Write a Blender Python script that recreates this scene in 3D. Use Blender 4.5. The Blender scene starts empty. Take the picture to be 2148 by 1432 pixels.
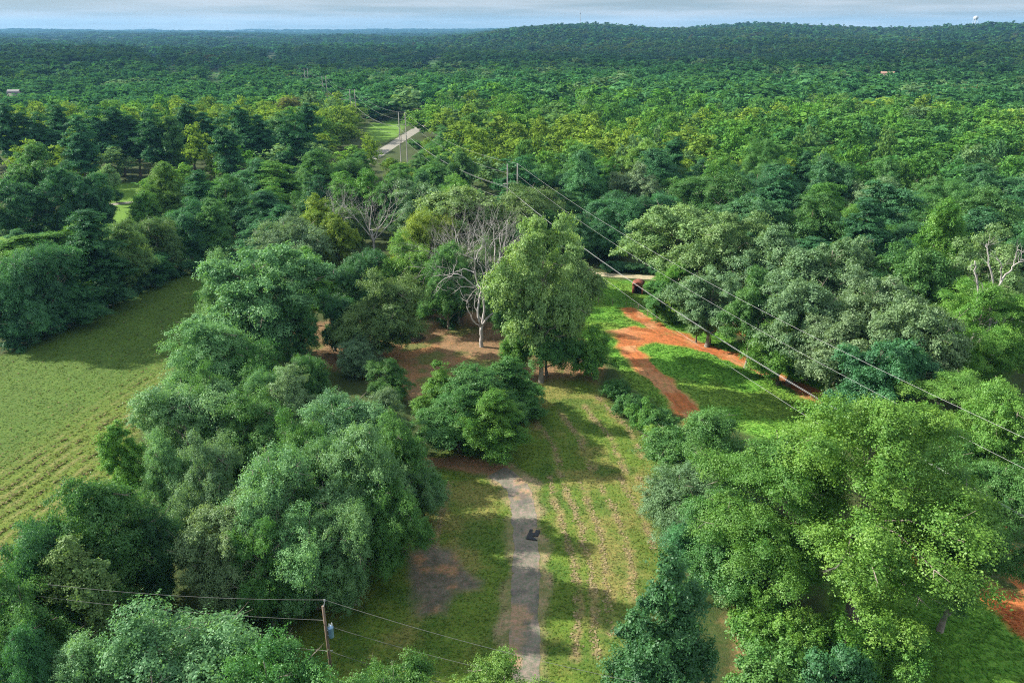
import bpy, math, random
import numpy as np
from mathutils import Vector

S = bpy.context.scene
COL = S.collection
PI = math.pi

# ---------------------------------------------------------------- camera, sky, sun, exposure
CAM_H = 45.0
FPX = 1622.0                      # focal length in pixels of the 2148-wide photograph
W0, H0 = 2148.0, 1432.0
PITCH = math.radians(22.0)
CP, SP = math.cos(PITCH), math.sin(PITCH)

cam_d = bpy.data.cameras.new("camera")
cam = bpy.data.objects.new("camera", cam_d)
COL.objects.link(cam)
cam.location = (0, 0, CAM_H)
cam.rotation_euler = (PI / 2 - PITCH, 0, 0)
cam_d.sensor_fit = 'HORIZONTAL'
cam_d.sensor_width = 36.0
cam_d.lens = 36.0 * FPX / W0
cam_d.clip_start = 0.5
cam_d.clip_end = 30000
S.camera = cam

SUN_EL = math.radians(30.5)
sh = Vector((-0.965, 0.26, 0)).normalized()
SUN = Vector((sh.x * math.cos(SUN_EL), sh.y * math.cos(SUN_EL), math.sin(SUN_EL)))
sun_d = bpy.data.lights.new("sun", 'SUN')
sun_d.energy = 5.0
sun_d.angle = math.radians(0.6)
sun_d.color = (1.0, 0.93, 0.80)
sun = bpy.data.objects.new("sun", sun_d)
sun.rotation_euler = (-SUN).to_track_quat('-Z', 'Y').to_euler()
sun.location = (0, 0, 200)
COL.objects.link(sun)

world = bpy.data.worlds.new("World")
S.world = world
world.use_nodes = True
wn, wl = world.node_tree.nodes, world.node_tree.links
wn.clear()
wout = wn.new('ShaderNodeOutputWorld')
wbg = wn.new('ShaderNodeBackground')
wsky = wn.new('ShaderNodeTexSky')
wsky.sky_type = 'NISHITA'
wsky.sun_disc = False
wsky.sun_elevation = SUN_EL
wsky.sun_rotation = math.atan2(SUN.x, SUN.y)
wsky.air_density = 1.2
wsky.dust_density = 0.6
wsky.ozone_density = 2.0
wtc = wn.new('ShaderNodeTexCoord')
wmap = wn.new('ShaderNodeMapping')
wmap.inputs['Scale'].default_value = (4.5, 4.5, 75.0)
wmap.inputs['Location'].default_value = (1.7, 0.4, 0.0)
wno = wn.new('ShaderNodeTexNoise')
wno.inputs['Scale'].default_value = 1.0
wno.inputs['Detail'].default_value = 7.0
wno.inputs['Roughness'].default_value = 0.58
wramp = wn.new('ShaderNodeValToRGB')
wramp.color_ramp.elements[0].position = 0.40
wramp.color_ramp.elements[1].position = 0.66
wramp.color_ramp.elements[0].color = (0.0, 0.0, 0.0, 1)
wramp.color_ramp.elements[1].color = (1, 1, 1, 1)
wtint = wn.new('ShaderNodeMix'); wtint.data_type = 'RGBA'
wtint.blend_type = 'MIX'
wtint.inputs[0].default_value = 0.93
# thin overcast veil (in the sky texture's own units): greyer and dimmer low down, brighter high up
wsep = wn.new('ShaderNodeSeparateXYZ')
wveil = wn.new('ShaderNodeValToRGB')
wveil.color_ramp.elements[0].position = 0.03
wveil.color_ramp.elements[0].color = (1.06, 1.36, 1.54, 1)
wveil.color_ramp.elements[1].position = 0.30
wveil.color_ramp.elements[1].color = (3.6, 4.0, 4.3, 1)
SKY_CLOUD = (2.3, 2.42, 2.5, 1)
wcl = wn.new('ShaderNodeMix'); wcl.data_type = 'RGBA'
wcl.inputs[7].default_value = SKY_CLOUD
wl.new(wtc.outputs['Generated'], wsep.inputs[0]); wl.new(wsep.outputs['Z'], wveil.inputs[0]); wl.new(wveil.outputs[0], wtint.inputs[7])
wl.new(wsky.outputs[0], wtint.inputs[6])
wl.new(wtc.outputs['Generated'], wmap.inputs['Vector'])
wl.new(wmap.outputs[0], wno.inputs['Vector'])
wl.new(wno.outputs['Fac'], wramp.inputs[0])
wmul = wn.new('ShaderNodeMath'); wmul.operation = 'MULTIPLY'; wmul.inputs[1].default_value = 0.9
wl.new(wramp.outputs[0], wmul.inputs[0])
wl.new(wmul.outputs[0], wcl.inputs[0])
wl.new(wtint.outputs[2], wcl.inputs[6])
wl.new(wcl.outputs[2], wbg.inputs['Color'])
wbg.inputs['Strength'].default_value = 0.13
wl.new(wbg.outputs[0], wout.inputs['Surface'])

S.view_settings.view_transform = 'Standard'
S.view_settings.look = 'None'
S.view_settings.gamma = 1.0
S.view_settings.exposure = 1.18
S.render.engine = 'CYCLES'
S.cycles.max_bounces = 6
S.cycles.diffuse_bounces = 3
S.cycles.glossy_bounces = 2
S.cycles.transmission_bounces = 3
S.cycles.transparent_max_bounces = 4
S.cycles.volume_bounces = 0
S.cycles.sample_clamp_indirect = 4.0
S.cycles.use_denoising = False
S.cycles.pixel_filter_type = 'BLACKMAN_HARRIS'
S.cycles.filter_width = 1.1

# ---------------------------------------------------------------- photograph geometry helpers
def ray(x, y):
    xn, yn = (x - W0 / 2) / FPX, (y - H0 / 2) / FPX
    return xn, CP - SP * yn, -(SP + CP * yn)          # X, Y, Z per unit of depth

def at(x, y, z=0.0):
    """Point on the horizontal plane z that the photograph shows at pixel x, y; also its depth."""
    dx, dy, dz = ray(x, y)
    t = (z - CAM_H) / dz
    return dx * t, dy * t, t

def atY(x, y, Y):
    dx, dy, dz = ray(x, y)
    t = Y / dy
    return Vector((dx * t, Y, CAM_H + dz * t))

def proj(X, Y, Z):
    d = Y * CP - (Z - CAM_H) * SP
    v = -(Z - CAM_H) * CP - Y * SP
    return W0 / 2 + FPX * X / d, H0 / 2 + FPX * v / d

def gpoly(pts):
    return np.array([at(x, y)[:2] for x, y in pts])

def sstep(a, b, x):
    t = np.clip((x - a) / (b - a), 0, 1)
    return t * t * (3 - 2 * t)

def terrain(X, Y):
    """Ground height: flat near, gently rolling farther off, a long wooded hill to the right."""
    X = np.asarray(X, float); Y = np.asarray(Y, float)
    r = np.hypot(X, Y)
    a = np.arctan2(X, np.maximum(Y, 1.0))
    h = sstep(420, 1000, r) * (-3 + 5 * np.sin(X / 210 + 1.3) * np.sin(Y / 260 + .4) + 3 * np.sin(X / 97 + Y / 140))
    hill = sstep(-0.14, 0.07, a) * (36 * sstep(900, 2500, r) + 5 * np.sin(a * 23 + 1.0) * sstep(1200, 2400, r))
    hill += 9 * np.exp(-((a - 0.095) / 0.06) ** 2) * sstep(1500, 2600, r)
    hill += 5 * np.exp(-((a - 0.50) / 0.05) ** 2) * sstep(1500, 2400, r)
    h = h + hill
    left = 1 - sstep(-0.14, 0.07, a)
    h = h + left * (10 * sstep(2000, 4500, r) + 6 * np.sin(X / 700 + Y / 900) * sstep(1800, 3500, r) + 16 * sstep(5500, 8500, r))
    return h

def hash2(ix, iy, s):
    n = (ix.astype(np.int64) * 374761393 + iy.astype(np.int64) * 668265263 + s * 974634777) & 0x7fffffff
    n = ((n ^ (n >> 13)) * 1274126177) & 0x7fffffff
    return ((n ^ (n >> 16)) & 0xffff) / 65535.0

def noise2(x, y, s=0):
    ix, iy = np.floor(x), np.floor(y)
    fx, fy = x - ix, y - iy
    fx = fx * fx * (3 - 2 * fx); fy = fy * fy * (3 - 2 * fy)
    a = hash2(ix, iy, s); b = hash2(ix + 1, iy, s); c = hash2(ix, iy + 1, s); d = hash2(ix + 1, iy + 1, s)
    return (a * (1 - fx) + b * fx) * (1 - fy) + (c * (1 - fx) + d * fx) * fy

def fbm(x, y, s=0, o=4):
    v = 0; amp = .5; tot = 0
    for k in range(o):
        v = v + amp * noise2(x * 2 ** k + 17.3 * k, y * 2 ** k - 9.1 * k, s + k); tot += amp; amp *= .55
    return v / tot

def poly_sd(px, py, P):
    """Signed distance (positive inside) from points to polygon P."""
    d2 = np.full(px.shape, 1e18); ins = np.zeros(px.shape, bool)
    n = len(P)
    for i in range(n):
        x0, y0 = P[i]; x1, y1 = P[(i + 1) % n]
        ex, ey = x1 - x0, y1 - y0
        t = np.clip(((px - x0) * ex + (py - y0) * ey) / (ex * ex + ey * ey + 1e-12), 0, 1)
        d2 = np.minimum(d2, (px - x0 - t * ex) ** 2 + (py - y0 - t * ey) ** 2)
        c = ((y0 > py) != (y1 > py))
        with np.errstate(divide='ignore', invalid='ignore'):
            ins ^= c & (px < (x1 - x0) * (py - y0) / (y1 - y0 + 1e-12) + x0)
    return np.where(ins, 1, -1) * np.sqrt(d2)

def line_d(px, py, L):
    d2 = np.full(px.shape, 1e18)
    for (x0, y0), (x1, y1) in zip(L[:-1], L[1:]):
        ex, ey = x1 - x0, y1 - y0
        t = np.clip(((px - x0) * ex + (py - y0) * ey) / (ex * ex + ey * ey + 1e-12), 0, 1)
        d2 = np.minimum(d2, (px - x0 - t * ex) ** 2 + (py - y0 - t * ey) ** 2)
    return np.sqrt(d2)

def srgb(r, g, b):
    f = lambda c: (c / 255 / 12.92) if c / 255 <= .04045 else ((c / 255 + .055) / 1.055) ** 2.4
    return (f(r), f(g), f(b))

# ---------------------------------------------------------------- mesh helpers
def mesh_from(name, V, F, mat=None, smooth=False, nside=4, face_attr=None, point_col=None, mat_index=None):
    """V (n,3), F (m,nside) -> mesh."""
    me = bpy.data.meshes.new(name)
    V = np.asarray(V, np.float32); F = np.asarray(F, np.int32)
    me.vertices.add(len(V)); me.vertices.foreach_set('co', V.ravel())
    m = len(F)
    me.loops.add(m * nside); me.loops.foreach_set('vertex_index', F.ravel())
    me.polygons.add(m)
    me.polygons.foreach_set('loop_start', np.arange(m, dtype=np.int32) * nside)
    if smooth:
        me.polygons.foreach_set('use_smooth', np.ones(m, bool))
    if mat is not None:
        for k in (mat if isinstance(mat, (list, tuple)) else [mat]):
            me.materials.append(k)
    if mat_index is not None:
        me.polygons.foreach_set('material_index', np.asarray(mat_index, np.int32))
    if face_attr:
        for k, v in face_attr.items():
            a = me.attributes.new(k, 'FLOAT', 'FACE'); a.data.foreach_set('value', np.asarray(v, np.float32))
    if point_col:
        for k, v in point_col.items():
            a = me.attributes.new(k, 'FLOAT_COLOR', 'POINT')
            c = np.ones((len(V), 4), np.float32); c[:, :3] = v
            a.data.foreach_set('color', c.ravel())
    me.update(calc_edges=True)
    me.validate()
    return me

def link(name, me, parent=None, loc=None):
    o = bpy.data.objects.new(name, me)
    COL.objects.link(o)
    if parent: o.parent = parent
    if loc is not None: o.location = loc
    return o

def tag(o, label=None, cat=None, group=None, kind=None):
    if label: o['label'] = label
    if cat: o['category'] = cat
    if group: o['group'] = group
    if kind: o['kind'] = kind
    return o

def empty(name, loc, rz=0.0):
    e = bpy.data.objects.new(name, None)
    e.empty_display_size = 0.5
    COL.objects.link(e); e.location = loc; e.rotation_euler = (0, 0, rz)
    return e

class MB:
    """Collects quads of simple solids and tubes."""
    def __init__(s): s.V = []; s.F = []; s.n = 0
    def add(s, V, F):
        s.V.append(np.asarray(V, float)); s.F.append(np.asarray(F, int) + s.n); s.n += len(V)
    def tube(s, pts, rad, k=6, cap=True):
        P = np.asarray(pts, float); n = len(P)
        R = np.broadcast_to(np.asarray(rad, float), (n,)) if np.ndim(rad) == 0 else np.asarray(rad, float)
        T = np.gradient(P, axis=0); T /= np.linalg.norm(T, axis=1)[:, None] + 1e-9
        ref = np.array([0, 0, 1.0]) if abs(T[0][2]) < .9 else np.array([1.0, 0, 0])
        A = np.cross(T, ref); A /= np.linalg.norm(A, axis=1)[:, None] + 1e-9
        B = np.cross(T, A)
        ang = np.arange(k) * 2 * PI / k
        V = (P[:, None, :] + R[:, None, None] * (np.cos(ang)[None, :, None] * A[:, None, :] + np.sin(ang)[None, :, None] * B[:, None, :])).reshape(-1, 3)
        F = []
        for i in range(n - 1):
            for j in range(k):
                F.append((i * k + j, i * k + (j + 1) % k, (i + 1) * k + (j + 1) % k, (i + 1) * k + j))
        if cap:
            for i0 in (0, (n - 1) * k):
                for j in range(1, k - 1, 2):
                    q = (i0, i0 + j, i0 + j + 1, i0 + min(j + 2, k - 1))
                    if q[2] != q[3]: F.append(q)
        s.add(V, F)
    def box(s, c, sz, rz=0.0):
        c = np.asarray(c, float); h = np.asarray(sz, float) / 2
        V = np.array([[x, y, z] for z in (-1, 1) for x, y in ((-1, -1), (1, -1), (1, 1), (-1, 1))], float) * h
        cr, sr = math.cos(rz), math.sin(rz)
        V = np.stack([V[:, 0] * cr - V[:, 1] * sr, V[:, 0] * sr + V[:, 1] * cr, V[:, 2]], 1) + c
        s.add(V, [(3, 2, 1, 0), (4, 5, 6, 7), (0, 1, 5, 4), (1, 2, 6, 5), (2, 3, 7, 6), (3, 0, 4, 7)])
    def lathe(s, prof, k=12, c=(0, 0, 0)):
        ang = np.arange(k) * 2 * PI / k
        V = []; 
        for r, z in prof:
            V += [(c[0] + r * math.cos(a), c[1] + r * math.sin(a), c[2] + z) for a in ang]
        F = [(i * k + j, i * k + (j + 1) % k, (i + 1) * k + (j + 1) % k, (i + 1) * k + j) for i in range(len(prof) - 1) for j in range(k)]
        s.add(V, F)
    def mesh(s, name, mat, smooth=False):
        return mesh_from(name, np.concatenate(s.V), np.concatenate(s.F), mat, smooth)
    def build(s, name, mat, parent=None, smooth=False):
        return link(name, s.mesh(name, mat, smooth), parent)

# ---------------------------------------------------------------- materials
def mat_new(name):
    m = bpy.data.materials.new(name); m.use_nodes = True
    nt = m.node_tree; nt.nodes.clear()
    return m, nt.nodes, nt.links

def mat_plain(name, rgb, rough=0.7, metal=0.0, var=0.25, scale=3.0, bump=0.0):
    m, n, l = mat_new(name)
    out = n.new('ShaderNodeOutputMaterial'); b = n.new('ShaderNodeBsdfPrincipled')
    b.inputs['Roughness'].default_value = rough; b.inputs['Metallic'].default_value = metal
    tc = n.new('ShaderNodeTexCoord'); no = n.new('ShaderNodeTexNoise')
    no.inputs['Scale'].default_value = scale; no.inputs['Detail'].default_value = 5
    l.new(tc.outputs['Object'], no.inputs['Vector'])
    r = n.new('ShaderNodeValToRGB')
    r.color_ramp.elements[0].position = .3; r.color_ramp.elements[1].position = .72
    r.color_ramp.elements[0].color = (*[c * (1 - var) for c in rgb], 1)
    r.color_ramp.elements[1].color = (*[min(1, c * (1 + var)) for c in rgb], 1)
    l.new(no.outputs['Fac'], r.inputs[0]); l.new(r.outputs[0], b.inputs['Base Color'])
    if bump:
        bp = n.new('ShaderNodeBump'); bp.inputs['Strength'].default_value = bump; bp.inputs['Distance'].default_value = .05
        l.new(no.outputs['Fac'], bp.inputs['Height']); l.new(bp.outputs[0], b.inputs['Normal'])
    l.new(b.outputs[0], out.inputs[0])
    return m

def mat_leaf(name, source):
    """Leaf: diffuse + light coming through + a faint gloss. Colour from the object (or a vertex colour), varied per clump."""
    m, n, l = mat_new(name)
    out = n.new('ShaderNodeOutputMaterial')
    if source == 'object':
        oi = n.new('ShaderNodeObjectInfo'); colr = oi.outputs['Color']
    else:
        va = n.new('ShaderNodeAttribute'); va.attribute_name = 'col'; colr = va.outputs['Color']
    ti = n.new('ShaderNodeAttribute'); ti.attribute_name = 'tint'
    hs = n.new('ShaderNodeHueSaturation')
    mr = n.new('ShaderNodeMapRange'); mr.inputs['To Min'].default_value = 0.66; mr.inputs['To Max'].default_value = 1.36
    l.new(ti.outputs['Fac'], mr.inputs['Value'])
    mh = n.new('ShaderNodeMapRange'); mh.inputs['To Min'].default_value = 0.525; mh.inputs['To Max'].default_value = 0.475
    l.new(ti.outputs['Fac'], mh.inputs['Value'])
    l.new(colr, hs.inputs['Color']); l.new(mr.outputs[0], hs.inputs['Value']); l.new(mh.outputs[0], hs.inputs['Hue'])
    d = n.new('ShaderNodeBsdfDiffuse'); t = n.new('ShaderNodeBsdfTranslucent'); g = n.new('ShaderNodeBsdfGlossy')
    g.inputs['Roughness'].default_value = 0.5
    g.inputs['Color'].default_value = (0.9, 0.95, 1.0, 1)
    ty = n.new('ShaderNodeMix'); ty.data_type = 'RGBA'; ty.blend_type = 'MULTIPLY'; ty.inputs[0].default_value = 1
    ty.inputs[7].default_value = (1.3, 1.3, 0.6, 1)
    l.new(hs.outputs[0], ty.inputs[6]); l.new(hs.outputs[0], d.inputs['Color']); l.new(ty.outputs[2], t.inputs['Color'])
    m1 = n.new('ShaderNodeMixShader'); m1.inputs[0].default_value = 0.34
    l.new(d.outputs[0], m1.inputs[1]); l.new(t.outputs[0], m1.inputs[2])
    m2 = n.new('ShaderNodeMixShader'); m2.inputs[0].default_value = 0.018 if source == 'object' else 0.0
    l.new(m1.outputs[0], m2.inputs[1]); l.new(g.outputs[0], m2.inputs[2])
    l.new(m2.outputs[0], out.inputs[0])
    return m

def mat_attr(name, rough=0.95, s1=1.4, s2=7.0, bump=0.5, var=0.35):
    """Ground: colour from the vertex colours of the sheet, broken up by two noises."""
    m, n, l = mat_new(name)
    out = n.new('ShaderNodeOutputMaterial'); b = n.new('ShaderNodeBsdfPrincipled')
    b.inputs['Roughness'].default_value = rough
    b.inputs['Specular IOR Level'].default_value = 0.15
    va = n.new('ShaderNodeAttribute'); va.attribute_name = 'col'
    ge = n.new('ShaderNodeNewGeometry')
    no = n.new('ShaderNodeTexNoise'); no.inputs['Scale'].default_value = s1; no.inputs['Detail'].default_value = 6; no.inputs['Roughness'].default_value = .65
    n2 = n.new('ShaderNodeTexNoise'); n2.inputs['Scale'].default_value = s2; n2.inputs['Detail'].default_value = 4
    l.new(ge.outputs['Position'], no.inputs['Vector']); l.new(ge.outputs['Position'], n2.inputs['Vector'])
    ad = n.new('ShaderNodeMath'); ad.operation = 'ADD'; l.new(no.outputs['Fac'], ad.inputs[0]); l.new(n2.outputs['Fac'], ad.inputs[1])
    mr = n.new('ShaderNodeMapRange'); mr.inputs['From Min'].default_value = .65; mr.inputs['From Max'].default_value = 1.35
    mr.inputs['To Min'].default_value = 1 - var; mr.inputs['To Max'].default_value = 1 + var
    l.new(ad.outputs[0], mr.inputs['Value'])
    hs = n.new('ShaderNodeHueSaturation'); l.new(va.outputs['Color'], hs.inputs['Color']); l.new(mr.outputs[0], hs.inputs['Value'])
    n3 = n.new('ShaderNodeTexNoise'); n3.inputs['Scale'].default_value = 2.6; n3.inputs['Detail'].default_value = 7; n3.inputs['Roughness'].default_value = .7
    l.new(ge.outputs['Position'], n3.inputs['Vector'])
    rp = n.new('ShaderNodeValToRGB')
    rp.color_ramp.elements[0].position = .36; rp.color_ramp.elements[0].color = (.62, .86, .60, 1)
    rp.color_ramp.elements[1].position = .66; rp.color_ramp.elements[1].color = (1.42, 1.16, 1.12, 1)
    mx = n.new('ShaderNodeMix'); mx.data_type = 'RGBA'; mx.blend_type = 'MULTIPLY'; mx.inputs[0].default_value = 1.0
    l.new(n3.outputs['Fac'], rp.inputs[0]); l.new(hs.outputs[0], mx.inputs[6]); l.new(rp.outputs[0], mx.inputs[7])
    l.new(mx.outputs[2], b.inputs['Base Color'])
    bp = n.new('ShaderNodeBump'); bp.inputs['Strength'].default_value = bump; bp.inputs['Distance'].default_value = .12
    l.new(ad.outputs[0], bp.inputs['Height']); l.new(bp.outputs[0], b.inputs['Normal'])
    l.new(b.outputs[0], out.inputs[0])
    return m

M_LEAF = mat_leaf('leaf', 'object')
M_LEAFV = mat_leaf('leaf_far', 'vertex')
M_BARK = mat_plain('bark', (0.12, 0.095, 0.065), .9, var=.4, scale=2.0, bump=.5)
M_BARKG = mat_plain('grey_bark', (0.21, 0.185, 0.150), .9, var=.35, scale=1.5, bump=.5)
M_DEAD = mat_plain('dead_wood', (0.36, 0.335, 0.325), .85, var=.35, scale=1.2, bump=.4)
M_GROUND = mat_attr('ground_surface')
M_GRASS = mat_attr('grass_blades', s1=.8, bump=0.0, var=.25)
M_PATH = mat_attr('worn_asphalt', rough=.9, s1=1.1, s2=9, bump=.25, var=.22)
M_POLE = mat_plain('weathered_pole', (0.25, 0.24, 0.225), .85, var=.2, scale=1.5)
M_POLEB = mat_plain('brown_pole', (0.16, 0.115, 0.085), .85, var=.25, scale=1.5)
M_WIRE = mat_plain('aluminium_wire', (0.34, 0.35, 0.36), .55, metal=0.1, var=.08)
M_WIREB = mat_plain('dull_wire', (0.15, 0.155, 0.15), .55, metal=0.2, var=.08)
M_PORC = mat_plain('porcelain', (0.33, 0.34, 0.36), .3, var=.1)
M_TANK = mat_plain('blue_grey_paint', (0.20, 0.34, 0.52), .45, var=.12, scale=5)
M_RUST = mat_plain('rusty_sheet', (0.22, 0.065, 0.04), .85, var=.45, scale=2.5, bump=.2)
M_DARK = mat_plain('dark_interior', (0.02, 0.016, 0.014), .95, var=.3)
M_FELT = mat_plain('roofing_felt', (0.022, 0.024, 0.03), .8, var=.4, scale=6, bump=.3)
M_RED = mat_plain('red_paint', (0.55, 0.045, 0.02), .5, var=.15)
M_WHITE = mat_plain('white_steel', (0.50, 0.52, 0.54), .5, var=.06)
M_WALL = mat_plain('pale_siding', (0.34, 0.32, 0.29), .8, var=.1)
M_ROOF = mat_plain('grey_shingles', (0.20, 0.19, 0.20), .9, var=.25, scale=2)
M_ROOFB = mat_plain('brown_shingles', (0.34, 0.20, 0.15), .9, var=.25, scale=2)
M_ROOFW = mat_plain('pale_metal_roof', (0.66, 0.70, 0.72), .5, var=.06)
M_GLASS = mat_plain('window_glass', (0.03, 0.04, 0.05), .15, var=.1)

# ---------------------------------------------------------------- ground layout (pixel outlines dropped onto the ground)
P_FIELD = gpoly([(-420, 900), (0, 745), (200, 655), (392, 570), (470, 590), (430, 690), (345, 800), (285, 930), (225, 1080), (170, 1260), (60, 1400), (-420, 1700)])
P_LAWN = gpoly([(850, 978), (1030, 905), (1100, 860), (1130, 800), (1230, 790), (1300, 870), (1350, 915), (1395, 1000), (1420, 1130), (1390, 1300), (1370, 1500), (560, 1500), (620, 1290), (690, 1190), (800, 1080), (860, 1040)])
P_DIRT = gpoly([(585, 700), (640, 675), (760, 668), (840, 655), (1000, 652), (1130, 680), (1215, 700), (1265, 770), (1240, 812), (1130, 840), (1060, 870), (960, 900), (870, 850), (800, 800), (700, 770), (590, 755)])
P_MEADOW = gpoly([(1150, 660), (1215, 610), (1262, 584), (1400, 592), (1440, 650), (1500, 690), (1600, 750), (1700, 790), (1800, 850), (1840, 930), (1640, 930), (1480, 880), (1400, 860), (1320, 800), (1270, 740), (1210, 705)])
P_MEADOW2 = gpoly([(1760, 1110), (1900, 1130), (2020, 1210), (2160, 1300), (2300, 1500), (1800, 1520), (1740, 1330)])
P_CIRCLE = gpoly([(1278, 692), (1330, 686), (1380, 690), (1440, 700), (1440, 728), (1370, 718), (1330, 738), (1300, 728)])
P_BURN = gpoly([(862, 1160), (905, 1148), (950, 1152), (962, 1190), (1010, 1222), (1000, 1240), (945, 1248), (935, 1292), (890, 1290), (868, 1215)])
P_LLAWN = gpoly([(-160, 480), (0, 448), (140, 440), (200, 384), (300, 382), (320, 440), (250, 480), (120, 500), (-160, 520)])
P_RLAWN = gpoly([(770, 262), (842, 246), (850, 268), (828, 292), (770, 300)])
P_RLAWN2 = gpoly([(835, 330), (905, 300), (925, 335), (870, 400), (820, 395)])
P_SOIL = gpoly([(1490, 665), (1540, 648), (1620, 655), (1640, 690), (1560, 705), (1500, 690)])
P_SAND = gpoly([(1532, 1300), (1555, 1290), (1572, 1500), (1548, 1500)])
P_TREEFLOOR = gpoly([(600, 740), (560, 600), (1150, 600), (1240, 690), (1000, 650), (700, 660)])
L_T1 = gpoly([(1318, 650), (1345, 668), (1400, 700), (1455, 722), (1520, 742), (1575, 765), (1640, 795), (1700, 825), (1770, 852), (1850, 905), (1950, 1000), (2040, 1100), (2148, 1210), (2300, 1400)])
L_T2 = gpoly([(1310, 722), (1345, 760), (1395, 808), (1430, 845), (1480, 900)])
L_T3 = gpoly([(1910, 1150), (1990, 1195), (2080, 1245), (2180, 1320)])
L_LANE = gpoly([(950, 552), (1255, 575), (1390, 584), (1500, 596), (1700, 618)])
L_PATH = gpoly([(1094, 1520), (1098, 1385), (1101, 1300), (1106, 1200), (1104, 1120), (1098, 1060), (1090, 1020), (1064, 996), (1030, 984)])
L_PATHEND = gpoly([(1040, 986), (980, 974), (920, 968), (865, 970), (800, 985)])
L_ROAD = gpoly([(640, 420), (760, 345), (845, 290), (905, 252), (980, 215)])
L_LLANE = gpoly([(-200, 476), (0, 464), (120, 458), (200, 433), (240, 428), (330, 420)])
WINDROWS = [gpoly(p) for p in [
    [(1150, 1000), (1170, 1080), (1205, 1170), (1212, 1290), (1205, 1380)],
    [(1175, 990), (1215, 1100), (1240, 1190), (1245, 1290), (1250, 1380)],
    [(1215, 1010), (1262, 1130), (1275, 1240), (1278, 1330)],
    [(1255, 1010), (1300, 1100), (1320, 1180), (1330, 1260)],
    [(1300, 1000), (1345, 1080), (1372, 1150)],
    [(1340, 1000), (1380, 1070)],
    [(1120, 880), (1160, 930), (1180, 985)], [(1175, 860), (1215, 920), (1240, 985)],
    [(1225, 850), (1280, 920), (1310, 990)], [(1250, 830), (1320, 900), (1350, 960)],
    [(945, 1010), (925, 1080), (915, 1150)]]]

def field_rows():
    """Long hay rows across the mown field, all running the same way."""
    a = np.array(at(0, 1045)[:2]); b = np.array(at(300, 850)[:2])
    d = (b - a) / np.linalg.norm(b - a); nrm = np.array([d[1], -d[0]])
    return a, d, nrm
FA, FD, FN = field_rows()

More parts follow.
